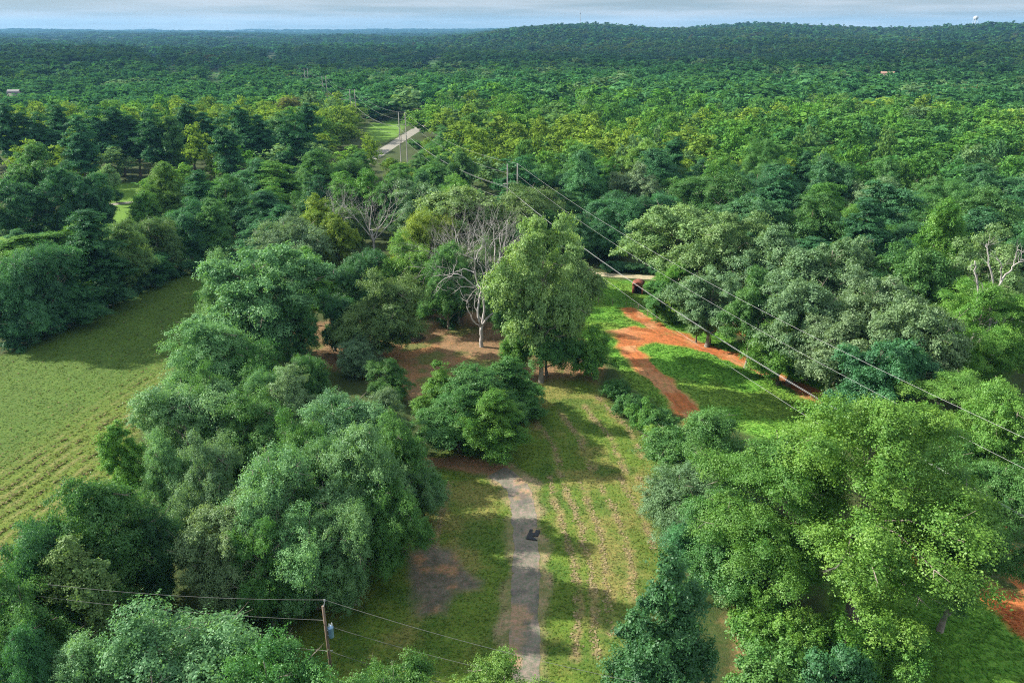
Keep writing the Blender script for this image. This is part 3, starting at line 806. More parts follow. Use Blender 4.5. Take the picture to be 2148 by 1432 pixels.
# ---------------------------------------------------------------- the trees one can point to: kind, top x, top y, height m, width px, colour, group, label
G_FORE = 'trees closest to the camera'; G_BELT = 'trees on the field side of the drive'; G_OAK = 'oak grove beyond the dirt track'
G_HEDGE = 'tree line beyond the mown field'; G_MID = 'trees round the brown clearing'; G_SHR = 'shrubs along the lawn edge'; G_RIGHT = 'trees on the right of the lawn'
G_PINE = 'row of pines behind the pale lawn'; G_UNDER = 'undergrowth shrubs under the big lobed tree'
TREES = [
 # foreground
 ('soft', 300, 1235, 12.5, 430, 'silver', G_FORE, 'big silvery green tree filling the bottom-left corner below the wires'),
 ('soft', 150, 1330, 10, 240, 'silver', G_FORE, 'low silvery crown at the very bottom, left of the big silvery tree'),
 ('soft', 560, 1310, 12.5, 300, 'green', G_FORE, 'mid-green tree just left of the pole with the blue transformer'),
 ('soft', 800, 1352, 11.5, 250, 'green', G_FORE, 'mid-green crown at the bottom edge right of the transformer pole'),
 ('soft', 1058, 1358, 10.5, 250, 'lime', G_FORE, 'small lime-green tree at the bottom end of the asphalt drive'),
 ('cone', 1412, 1130, 17, 275, 'deep', G_FORE, 'dense dark cone-shaped tree in front, right of the lawn'),
 ('gum', 1885, 838, 20.5, 560, 'rich', G_RIGHT, 'huge fresh green lobed tree with grey limbs, largest on the right'),
 ('gum', 1655, 885, 17, 340, 'bright', G_RIGHT, 'bright green lobed tree touching the huge fresh green one on its lawn side'),
 ('gum', 2060, 985, 15, 260, 'green', G_RIGHT, 'tree at the right edge whose boughs hang over the red track'),
 ('soft', 1490, 850, 11, 260, 'green', G_RIGHT, 'soft mid-green tree at the upper corner of the lawn, below the meadow'),
 ('soft', 1440, 960, 9, 190, 'grey', G_RIGHT, 'grey-green tree at the lawn edge under the meadow corner'),
 ('soft', 1560, 1000, 11, 230, 'green', G_RIGHT, 'mid-green tree between lawn edge and bright lobed tree'),
 ('soft', 1480, 1070, 7, 150, 'blue', G_RIGHT, 'low cool green tree just above the dark cone-shaped tree'),
 ('shrub', 1580, 1130, 6, 180, 'olive', G_UNDER, 'olive bush beside the dark cone-shaped tree'),
 ('shrub', 1600, 1230, 5, 200, 'bright', G_UNDER, 'broad bright bush beneath the bright lobed tree'),
 ('shrub', 1690, 1270, 5, 190, 'lime', G_UNDER, 'lime vine-covered mound left of the grey trunk of the huge tree'),
 ('shrub', 1780, 1310, 4.5, 170, 'bright', G_UNDER, 'bright bush at the foot of the huge tree'),
 ('shrub', 1880, 1300, 5, 150, 'bright', G_UNDER, 'bright bush right of the grey trunk by the grass'),
 ('shrub', 1620, 1350, 5, 210, 'green', G_UNDER, 'mid-green bush on the bottom edge beside the sandy strip'),
 ('shrub', 1760, 1380, 5, 230, 'deep', G_UNDER, 'dark bush on the bottom edge below the huge tree'),
 ('shrub', 1905, 1375, 4, 150, 'bright', G_UNDER, 'last bright bush on the bottom edge before the red soil'),
 ('shrub', 2000, 1130, 4, 110, 'green', G_UNDER, 'small bush beside the red track under the hanging boughs'),
 # bright vine-hung trees at the right edge
 ('gum', 2085, 590, 17, 250, 'bright', G_RIGHT, 'bright vine-hung tree around the bleached snag at the right edge'),
 ('gum', 2040, 760, 13, 230, 'lime', G_RIGHT, 'lime vine-hung tree below the bleached snag'),
 ('soft', 2130, 800, 14, 220, 'bright', G_RIGHT, 'bright tree cut by the right edge, beside the lime vine-hung one'),
 ('soft', 1990, 880, 10, 200, 'green', G_RIGHT, 'lower green tree between the lime vine-hung tree and the huge tree'),
 ('soft', 2120, 930, 12, 180, 'green', G_RIGHT, 'mid-green tree at the right edge above the hanging boughs'),
 # oak grove
 ('oak', 1430, 405, 19, 235, 'pale', G_OAK, 'pale round-topped oak nearest the gravel lane'),
 ('oak', 1545, 432, 19, 200, 'pale', G_OAK, 'pale oak next to the one nearest the gravel lane'),
 ('oak', 1650, 470, 18, 210, 'grey', G_OAK, 'grey-green oak third along the grove from the lane'),
 ('oak', 1760, 470, 19, 220, 'grey', G_OAK, 'tall grey-green oak in the middle of the grove top'),
 ('oak', 1690, 560, 16.5, 210, 'grey', G_OAK, 'grey oak standing in front of the grove middle'),
 ('oak', 1500, 555, 13, 170, 'grey', G_OAK, 'lower oak over the bare red soil by the track'),
 ('oak', 1590, 560, 15, 150, 'green', G_OAK, 'darker green oak behind the bare red soil'),
 ('oak', 1850, 540, 17.5, 220, 'grey', G_OAK, 'grey-green oak left of the bright patch in the grove'),
 ('oak', 1945, 490, 19, 200, 'green', G_OAK, 'green oak crowned with bright leaves behind the grove'),
 ('oak', 2085, 468, 20, 220, 'pale', G_OAK, 'pale oak behind the bleached snag'),
 ('oak', 1775, 650, 14, 220, 'grey', G_OAK, 'grey oak behind the bright maple by the track'),
 ('oak', 1865, 680, 15, 200, 'blue', G_OAK, 'cool green oak right of the bright maple, behind the long wires'),
 ('oak', 1945, 600, 18, 210, 'grey', G_OAK, 'grey oak with a tall bare pale trunk, left of the snag'),
 ('maple', 1655, 640, 11.5, 140, 'bright', G_OAK, 'bright maple leaning over the red track at the grove edge'),
 ('maple', 1715, 640, 11, 130, 'bright', G_OAK, 'second bright maple, joined to the one leaning over the track'),
 ('upright', 1415, 535, 11, 80, 'bright', G_OAK, 'slim bright tree between the rusty hut and the oaks'),
 ('upright', 1385, 590, 7, 60, 'green', G_OAK, 'small green tree right beside the rusty hut'),
 ('upright', 1470, 615, 8, 70, 'olive', G_OAK, 'olive sapling on the grass strip above the red track'),
 ('upright', 1500, 625, 7.5, 60, 'grey', G_OAK, 'grey-green sapling beside the olive one above the track'),
 ('shrub', 1400, 640, 3, 70, 'bright', G_SHR, 'bright bush below the small tree by the rusty hut'),
 ('shrub', 1830, 780, 6, 150, 'green', G_SHR, 'green thicket between oaks and red track, upper one'),
 ('shrub', 1900, 830, 6, 150, 'blue', G_SHR, 'cool green thicket beside the lower red track'),
 # shrubs between lawn and meadow
 ('shrub', 1242, 688, 7.0, 118, 'bright', G_SHR, 'round bright shrub standing alone where clearing meets meadow'),
 ('shrub', 1300, 785, 3.6, 70, 'green', G_SHR, 'first low bush downhill from the round bright shrub'),
 ('shrub', 1330, 815, 3.6, 75, 'green', G_SHR, 'second low bush downhill from the round bright shrub'),
 ('shrub', 1352, 838, 3.8, 80, 'bright', G_SHR, 'third low bush downhill from the round bright shrub'),
 ('shrub', 1385, 850, 4.2, 90, 'green', G_SHR, 'fourth low bush, where the bush line meets the trees'),
 ('shrub', 1375, 880, 3.2, 70, 'lime', G_SHR, 'lime bush on the lawn side of the bush line end'),
 ('shrub', 1185, 655, 3.2, 60, 'deep', G_SHR, 'dark bush under the tall pale tree on the meadow side'),
 ('shrub', 1160, 700, 2.6, 50, 'green', G_SHR, 'small bush at the corner of the brown clearing'),
 # centre
 ('oak', 1140, 430, 24.5, 200, 'pale', G_MID, 'tallest pale yellow-green tree in the centre, right of the dead tree'),
 ('oak', 1205, 510, 17.5, 140, 'pale', G_MID, 'lower pale tree hanging over the meadow beside the tallest one'),
 ('maple', 1150, 610, 12.5, 130, 'green', G_MID, 'green vine-clad tree hugging the trunk of the tallest tree'),
 ('cone', 1005, 735, 10.5, 215, 'green', G_MID, 'dense green maple in the middle of the lawn clump'),
 ('cone', 918, 757, 8.5, 115, 'bright', G_MID, 'bright pointed maple on the left of the lawn clump'),
 ('cone', 1068, 740, 9, 140, 'green', G_MID, 'green maple on the right of the lawn clump'),
 ('maple', 960, 815, 8, 180, 'green', G_MID, 'low front maple of the lawn clump'),
 ('maple', 1035, 825, 8, 160, 'bright', G_MID, 'bright low maple on the right front of the lawn clump'),
 ('shrub', 1110, 790, 4, 90, 'green', G_MID, 'bush at the foot of the tallest tree beside the lawn clump'),
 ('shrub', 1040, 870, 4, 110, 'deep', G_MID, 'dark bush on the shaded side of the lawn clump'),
 ('soft', 785, 545, 15, 190, 'olive', G_MID, 'olive rounded tree over the left end of the brown clearing'),
 ('oak', 530, 482, 20, 285, 'silver', G_MID, 'great silvery tree at the far end of the mown field'),
 ('soft', 455, 520, 16, 130, 'silver', G_MID, 'silvery shoulder tree leaning out over the field end'),
 ('upright', 645, 520, 13, 90, 'bright', G_MID, 'bright upright tree between the great silvery tree and the olive one'),
 ('upright', 660, 402, 17, 100, 'yellow', G_MID, 'yellow-green upright tree left of the grey dead crown'),
 ('upright', 710, 425, 16, 90, 'yellow', G_MID, 'second yellow-green upright tree touching the grey dead crown'),
 ('soft', 600, 425, 16.5, 170, 'grey', G_MID, 'grey-green tree behind the great silvery tree'),
 ('soft', 900, 405, 19, 150, 'yellow', G_MID, 'broad yellow-green tree left of the twin poles'),
 ('soft', 850, 470, 15, 140, 'lime', G_MID, 'lime-green tree in front of the broad yellow-green one'),
 ('oak', 965, 365, 21, 220, 'pale', G_MID, 'pale dome-topped tree just left of the twin poles'),
 ('oak', 880, 370, 18, 150, 'grey', G_MID, 'grey-green tree behind the broad yellow-green one'),
 ('soft', 935, 500, 15, 120, 'green', G_MID, 'green tree behind the left boughs of the dead tree'),
 ('soft', 760, 500, 13, 150, 'deep', G_MID, 'dark green tree under the grey dead crown'),
 ('soft', 690, 590, 11, 110, 'deep', G_MID, 'dark low tree between silvery and olive trees at the clearing'),
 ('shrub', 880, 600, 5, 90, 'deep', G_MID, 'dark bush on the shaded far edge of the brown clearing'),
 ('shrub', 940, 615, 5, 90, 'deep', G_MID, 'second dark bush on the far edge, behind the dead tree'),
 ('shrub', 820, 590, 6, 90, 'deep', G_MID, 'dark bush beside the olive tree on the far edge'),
 ('soft', 1060, 560, 12, 100, 'green', G_MID, 'green tree filling the gap behind dead and tallest trees'),
 ('soft', 1285, 394, 13, 120, 'deep', G_MID, 'dark tree behind the gravel lane, nearest the tallest pale tree'),
 ('soft', 1338, 390, 13.5, 110, 'deep', G_MID, 'dark tree behind the gravel lane, above the rusty hut'),
 ('soft', 1392, 383, 14, 110, 'blue', G_MID, 'cool green tree behind the gravel lane, touching the palest oak'),
 ('shrub', 1285, 545, 2.4, 60, 'deep', G_MID, 'dark low bush along the gravel lane, nearest the tallest pale tree'),
 ('shrub', 1335, 548, 2.2, 60, 'deep', G_MID, 'dark low bush along the gravel lane, straight above the rusty hut'),
 ('shrub', 1378, 552, 2.2, 50, 'deep', G_MID, 'dark low bush along the gravel lane, nearest the oaks'),
 ('soft', 1010, 480, 16, 110, 'grey', G_MID, 'grey-green tree right behind the top of the dead tree'),
 # belt along the field
 ('soft', 430, 662, 13.5, 235, 'silver', G_BELT, 'silvery tree on the field edge below the great silvery one'),
 ('soft', 520, 690, 12, 170, 'green', G_BELT, 'mid-green tree beside the silvery field-edge tree'),
 ('soft', 370, 770, 13, 250, 'silver', G_BELT, 'wide silvery tree bulging over the hay rows'),
 ('soft', 490, 800, 12, 190, 'green', G_BELT, 'mid-green tree behind the wide silvery field-edge tree'),
 ('soft', 600, 770, 11, 180, 'grey', G_BELT, 'grey-green tree with bare twigs near the brown clearing'),
 ('soft', 700, 800, 11.5, 210, 'silver', G_BELT, 'silvery tree left of the lawn clump, below the clearing'),
 ('soft', 740, 690, 7, 95, 'grey', G_BELT, 'small grey-green tree at the near edge of the brown clearing'),
 ('soft', 810, 745, 6.5, 95, 'green', G_BELT, 'small green tree leaning over the near clearing edge'),
 ('soft', 745, 875, 15, 235, 'silver', G_BELT, 'large silvery tree overhanging the red end of the drive'),
 ('soft', 560, 895, 15, 255, 'silver', G_BELT, 'largest silvery tree in the middle of the field belt'),
 ('soft', 460, 1010, 12, 220, 'grey', G_BELT, 'grey-green drooping tree below the largest silvery one'),
 ('soft', 640, 1040, 11, 220, 'silver', G_BELT, 'drooping silvery tree facing the burnt patch'),
 ('upright', 238, 888, 10.5, 95, 'bright', G_BELT, 'bright green spire rising from the field edge'),
 ('soft', 185, 985, 14, 260, 'green', G_BELT, 'dark-stemmed green tree below the bright spire'),
 ('soft', 290, 1030, 11, 150, 'deep', G_BELT, 'dark green tree right of the dark-stemmed one'),
 ('soft', 55, 1040, 14, 210, 'deep', G_BELT, 'thin dark green tree near the left edge over the hay field'),
 ('upright', 130, 1120, 12, 190, 'olive', G_BELT, 'see-through olive tree against the lit hay field'),
 ('soft', 15, 1160, 13, 220, 'green', G_BELT, 'green tree cut by the left edge beside the see-through olive one'),
 ('soft', 30, 1300, 11, 190, 'deep', G_BELT, 'dark green tree in the bottom-left corner'),
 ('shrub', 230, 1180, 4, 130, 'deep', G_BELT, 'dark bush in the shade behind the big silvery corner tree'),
 # tree line beyond the mown field
 ('soft', 20, 490, 17, 170, 'blue', G_HEDGE, 'cool green tree at the left edge beyond the field'),
 ('soft', 95, 475, 16.6, 160, 'blue', G_HEDGE, 'cool green broad tree second along beyond the field'),
 ('soft', 110, 530, 11, 130, 'bright', G_HEDGE, 'brighter tree in front of the cool green broad one'),
 ('pine', 180, 440, 17.2, 130, 'pine', G_HEDGE, 'dark pine in the tree line below the pale lawn'),
 ('soft', 245, 455, 14.5, 120, 'olive', G_HEDGE, 'olive tree in the tree line, right of the dark pine'),
 ('soft', 310, 430, 14, 120, 'olive', G_HEDGE, 'olive tree at the middle of the line above the field'),
 ('soft', 385, 402, 14.8, 120, 'blue', G_HEDGE, 'cool green tree near the far field corner'),
 ('maple', 440, 405, 14.5, 110, 'green', G_HEDGE, 'mid-green tree behind the far field corner'),
 ('soft', 20, 590, 10, 150, 'blue', G_HEDGE, 'lower cool green tree over the shaded field edge at left'),
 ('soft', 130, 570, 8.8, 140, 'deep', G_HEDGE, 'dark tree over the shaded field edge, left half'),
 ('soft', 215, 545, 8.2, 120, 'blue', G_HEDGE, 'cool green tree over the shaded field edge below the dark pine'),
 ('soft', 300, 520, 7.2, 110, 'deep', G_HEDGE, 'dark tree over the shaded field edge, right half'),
 ('shrub', 20, 665, 4.5, 120, 'deep', G_HEDGE, 'first dark hedge bush from the left along the field'),
 ('shrub', 95, 640, 4.5, 110, 'deep', G_HEDGE, 'second dark hedge bush from the left along the field'),
 ('shrub', 165, 612, 4.5, 100, 'deep', G_HEDGE, 'third dark hedge bush from the left along the field'),
 ('shrub', 230, 590, 4.5, 90, 'deep', G_HEDGE, 'fourth dark hedge bush from the left along the field'),
 ('shrub', 290, 565, 4, 85, 'deep', G_HEDGE, 'fifth dark hedge bush from the left along the field'),
 ('shrub', 345, 548, 3.4, 80, 'deep', G_HEDGE, 'last dark hedge bush, at the far field corner'),
 ('shrub', 395, 538, 3.4, 80, 'deep', G_HEDGE, 'dark bush closing the far end of the mown field'),
 # around the pale lawn
 ('oak', 60, 297, 21, 170, 'green', G_HEDGE, 'tall green-topped tree left of the pale lawn'),
 ('oak', 140, 330, 19, 150, 'deep', G_HEDGE, 'tall dark tree with brown stems left of the pale lawn'),
 ('oak', 15, 360, 17, 130, 'deep', G_HEDGE, 'dark tree at the left edge in front of the grey lane'),
 ('oak', 195, 355, 16, 90, 'deep', G_HEDGE, 'dark tree touching the edge of the pale lawn'),
 ('upright', 212, 332, 13, 50, 'pale', G_PINE, 'pale leaning tree against the dark pines'),
 ('maple', 238, 388, 5, 34, 'deep', G_PINE, 'small lone tree standing on the pale lawn'),
 ('maple', 340, 345, 15, 110, 'lime', G_HEDGE, 'lime-topped tree right of the pale lawn'),
 ('maple', 300, 390, 12, 90, 'bright', G_HEDGE, 'bright tree bordering the pale lawn on its right'),
 ('pine', 410, 345, 16, 80, 'pine', G_HEDGE, 'pine with a sharp top right of the lime-topped tree'),
 ('maple', 470, 365, 15, 110, 'green', G_HEDGE, 'mid-green tree right of the sharp-topped pine'),
 ('oak', 540, 330, 15, 130, 'blue', G_HEDGE, 'cool green tree below the right end of the pine row'),
 ('pine', 580, 335, 15, 110, 'bright', G_HEDGE, 'bright layered pine before the end of the pine row'),
 ('maple', 660, 320, 15, 120, 'green', G_HEDGE, 'mid-green tree between bright layered pine and far road'),
 ('maple', 720, 350, 13, 110, 'bright', G_HEDGE, 'bright tree left of the far road, near side'),
 ('upright', 755, 318, 13, 80, 'green', G_HEDGE, 'green upright tree beside the far road'),
 ('shrub', 1045, 430, 5, 90, 'green', G_MID, 'green bush at the foot of the twin poles, left one'),
 ('shrub', 1100, 425, 5, 80, 'deep', G_MID, 'dark bush at the foot of the twin poles, right one'),
 ('maple', 1150, 440, 10, 90, 'green', G_MID, 'mid-green tree right of the twin poles under the long wires'),
 ('maple', 1215, 455, 10, 90, 'deep', G_MID, 'dark tree under the long wires beside the gravel lane'),
 ('shrub', 870, 290, 4, 50, 'green', G_HEDGE, 'green bush on the far-road verge by the poles'),
 ('maple', 926, 298, 11, 80, 'bright', G_HEDGE, 'bright tree on the right verge of the far road'),
 ('oak', 940, 258, 13, 85, 'green', G_HEDGE, 'mid-green rounded tree where the far road enters the woods'),
 ('maple', 900, 345, 10, 80, 'lime', G_HEDGE, 'lime tree below the right verge of the far road'),
 ('maple', 930, 330, 11, 80, 'green', G_HEDGE, 'mid-green tree between the far road and the pale dome-topped tree'),
 ('soft', 45, 425, 9, 110, 'deep', G_HEDGE, 'dark low tree before the grey house lane at the left edge'),
 ('soft', 120, 436, 8, 90, 'blue', G_HEDGE, 'cool green low tree before the grey house lane, nearer the pale lawn'),
 ('maple', 835, 338, 8, 70, 'bright', G_HEDGE, 'low bright tree just below the far road surface'),
 ('maple', 885, 318, 9, 65, 'green', G_HEDGE, 'low green tree right of the near far-road poles'),
 ('soft', 910, 285, 11, 70, 'green', G_HEDGE, 'green tree hiding the right side of the far road'),
 ('maple', 860, 365, 9, 80, 'yellow', G_HEDGE, 'low yellow-green tree in the wire corridor below the far road'),
 ('soft', 810, 385, 11, 90, 'green', G_HEDGE, 'green tree in the wire corridor, behind the broad yellow-green tree'),
 ('soft', 880, 925, 9, 110, 'silver', G_BELT, 'silvery tree at the left end of the red part of the drive'),
 ('soft', 830, 860, 12, 150, 'green', G_BELT, 'mid-green pointed tree between lawn clump and large silvery tree'),
 ('soft', 660, 870, 13, 150, 'silver', G_BELT, 'silvery pointed tree between the two largest silvery ones'),
 ('soft', 610, 830, 13, 140, 'green', G_BELT, 'mid-green pointed tree above the largest silvery one'),
 ('soft', 400, 880, 13, 160, 'grey', G_BELT, 'grey-green tree left of the largest silvery one, by the hay rows'),
 ('soft', 330, 900, 11, 130, 'silver', G_BELT, 'silvery tree right of the bright green spire'),
 ('soft', 800, 960, 12, 170, 'green', G_BELT, 'mid-green tree over the start of the thin mown path'),
 ('soft', 720, 1010, 12, 170, 'silver', G_BELT, 'silvery tree facing the drive bend'),
 ('soft', 540, 1070, 11, 160, 'green', G_BELT, 'mid-green tree above the bare shaded soil'),
 ('soft', 800, 810, 9, 110, 'grey', G_BELT, 'small grey tree below the near clearing edge'),
 ('soft', 640, 720, 9, 100, 'green', G_BELT, 'small green tree at the left end of the brown clearing'),
 ('soft', 560, 740, 12, 130, 'silver', G_BELT, 'silvery pointed tree below the great silvery one'),
 ('soft', 430, 740, 13, 120, 'green', G_BELT, 'green pointed tree between the two field-edge silvery trees'),
 ('soft', 480, 610, 12, 120, 'silver', G_MID, 'silvery low bough tree at the foot of the great silvery one'),
 ('soft', 600, 590, 13, 120, 'green', G_MID, 'green side tree right of the great silvery one'),
 ('maple', 1075, 660, 9, 80, 'bright', G_MID, 'bright vine-hung stump tree beside the tallest tree'),
]
pine_x = [5, 42, 80, 118, 155, 195, 235, 270, 310, 350, 388, 425, 465, 500, 540, 575, 612, 645]
ordw = ['first', 'second', 'third', 'fourth', 'fifth', 'sixth', 'seventh', 'eighth', 'ninth', 'tenth', 'eleventh', 'twelfth', 'thirteenth', 'fourteenth', 'fifteenth',
        'sixteenth', 'seventeenth', 'eighteenth', 'nineteenth', 'twentieth', 'twenty-first', 'twenty-second', 'twenty-third', 'twenty-fourth', 'twenty-fifth',
        'twenty-sixth', 'twenty-seventh', 'twenty-eighth', 'twenty-ninth', 'thirtieth']
for i, x in enumerate(pine_x):
    TREES.append(('pine' if i not in (9, 15) else 'upright', x, 216 + (i * 7) % 17, 24 - (i * 5) % 4, 76, 'pine' if i not in (9, 15) else 'green', G_PINE,
                  ('dark pine, ' if i not in (9, 15) else 'leafy green tree, ') + ordw[i] + ' from the left in the dark row behind the pale lawn'))
for (kind, x, yt, H, wpx, colr, grp, label) in TREES:
    X, Y, dep = at(x, yt, H)
    plant(kind, X, Y, H, wpx * dep / FPX, colr, label, grp)

# ---------------------------------------------------------------- woods further back: individuals out to about 300 trees, then one mass
KEEP = [(np.array(p, float), d) for p, d in [
    ([(200, 384), (285, 384), (280, 440), (235, 470), (205, 445)], 235),
    ([(798, 262), (838, 248), (890, 262), (885, 285), (808, 322), (800, 300)], 345),
    ([(845, 230), (872, 230), (872, 330), (845, 330)], 275),
    ([(1052, 336), (1100, 336), (1103, 420), (1055, 420)], 166),
    ([(1092, 360), (1330, 500), (1330, 520), (1092, 385)], 130),
    ([(1250, 560), (1400, 560), (1400, 600), (1250, 600)], 148),
    ([(758, 180), (778, 180), (780, 225), (758, 225)], 390),
    ([(0, 440), (120, 440), (120, 468), (0, 475)], 235),
]]
def clear_ground(X, Y, m=2.0):
    bad = np.zeros(X.shape, bool)
    for P in (P_FIELD, P_LAWN, P_DIRT, P_MEADOW, P_MEADOW2, P_LLAWN, P_RLAWN, P_TREEFLOOR):
        bad |= poly_sd(X, Y, P) > -m
    for L, w in ((L_ROAD, 5.5), (L_LANE, 4), (L_T1, 4), (L_LLANE, 3)):
        bad |= line_d(X, Y, L) < w
    return bad
def hides(X, Y, H, R):
    """Would a crown here cover one of the openings that the photograph shows?"""
    for f in (.35, .6, .85, 1.0):
        z = H * f + float(terrain(X, Y))
        for s in (-.75, 0, .75):
            px, py = proj(X + s * R, Y, z)
            for P, dist in KEEP:
                if Y < dist and poly_sd(np.array([px]), np.array([py]), P)[0] > -2: return True
    return False

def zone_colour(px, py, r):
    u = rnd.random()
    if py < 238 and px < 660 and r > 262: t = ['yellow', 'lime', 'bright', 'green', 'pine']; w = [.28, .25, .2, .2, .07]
    elif px > 930 and 285 < py < 420: t = ['deep', 'green', 'blue', 'bright', 'olive', 'grey']; w = [.36, .30, .18, .08, .04, .04]  # shade on these hill-facing woods put into the palette as darker greens
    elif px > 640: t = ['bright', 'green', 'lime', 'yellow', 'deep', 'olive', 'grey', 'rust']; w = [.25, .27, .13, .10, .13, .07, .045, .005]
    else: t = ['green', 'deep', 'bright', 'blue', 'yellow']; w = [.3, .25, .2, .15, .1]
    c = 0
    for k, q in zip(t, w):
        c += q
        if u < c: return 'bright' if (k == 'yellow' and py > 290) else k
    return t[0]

def scatter(r0, r1, space, margin, n_try, seed):
    """Dart-throwing inside the view wedge between two distances."""
    rng = np.random.default_rng(seed)
    amax = math.atan(W0 / 2 / FPX) + margin
    pts = []; cell = {}
    for _ in range(n_try):
        r = math.sqrt(rng.uniform(r0 * r0, r1 * r1)); a = rng.uniform(-amax, amax)
        x, y = r * math.sin(a), r * math.cos(a)
        k = (int(x // space), int(y // space)); ok = True
        for i in (-1, 0, 1):
            for j in (-1, 0, 1):
                for q in cell.get((k[0] + i, k[1] + j), ()):
                    if (q[0] - x) ** 2 + (q[1] - y) ** 2 < space * space: ok = False; break
        if ok: pts.append((x, y)); cell.setdefault(k, []).append((x, y))
    return np.array(pts)

BUDGET = 300 - 12
def wood_candidates():
    pts = scatter(118, 420, 9.3, .03, 60000, 77)
    bad = clear_ground(pts[:, 0], pts[:, 1])
    pts = pts[~bad]
    pl = np.array(PLACED)
    out = []
    for x, y in pts:
        d = np.hypot(pl[:, 0] - x, pl[:, 1] - y)
        if (d < pl[:, 2] * .75 + 2.6).any(): continue
        r = math.hypot(x, y)
        H = rnd.uniform(12, 20); w = min(18, max(8.5, rnd.lognormvariate(2.50, .22)))
        px, py = proj(x, y, H)
        if not (-70 < px < 2220): continue
        if px < 640 and y < 232:                       # left: only low trees before the pine row
            H = rnd.uniform(9, 12)
        ok = False
        for f in (1, .7, .45, .28):
            if not hides(x, y, H * f, w * max(f, .5) / 2):
                ok = True; H *= f; w *= max(f, .5); break
        if not ok: continue
        if y < 150 and px < 1300 and H > 14: H = rnd.uniform(10, 13)
        out.append((x, y, H, w, proj(x, y, H)))
    out.sort(key=lambda q: math.hypot(q[0], q[1]))
    return out
CAND = wood_candidates()
n_ind = max(0, BUDGET - len(TREES))
SECT = [(-200, 430, 'above the mown field'), (430, 800, 'left of the far road'), (800, 1075, 'left of the twin poles'),
        (1075, 1420, 'behind the gravel lane'), (1420, 1760, 'behind the oak grove'), (1760, 2400, 'behind the snag')]
IND = CAND[:n_ind]; REST = CAND[n_ind:]
rows = {}
for q in IND:
    px = q[4][0]; s = [k for k, (a, b, _) in enumerate(SECT) if a <= px < b][0]
    rows.setdefault(s, []).append(q)
for s, lst in rows.items():
    lst.sort(key=lambda q: q[1])
    nrow = max(1, round(len(lst) / 8)); per = math.ceil(len(lst) / nrow)
    for ri in range(nrow):
        row = sorted(lst[ri * per:(ri + 1) * per], key=lambda q: q[4][0])
        for k, (x, y, H, w, (px, py)) in enumerate(row):
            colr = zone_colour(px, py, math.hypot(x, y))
            kind = rnd.choices(['oak', 'soft', 'maple', 'upright', 'gum', 'pine'], [.28, .22, .22, .1, .1, .08])[0]
            if colr == 'pine': kind = 'pine'
            if kind == 'pine': colr = 'pine'; w *= .75
            rn = ['front', 'second', 'third', 'fourth', 'fifth', 'sixth', 'seventh', 'eighth', 'ninth'][min(ri, 8)]
            lab = f"{CWORD[colr]} {WORD[kind]}, {ordw[k]} from left, {rn} row of woods {SECT[s][2]}"
            plant(kind, x, y, H, w, colr, lab, 'woods ' + SECT[s][2])

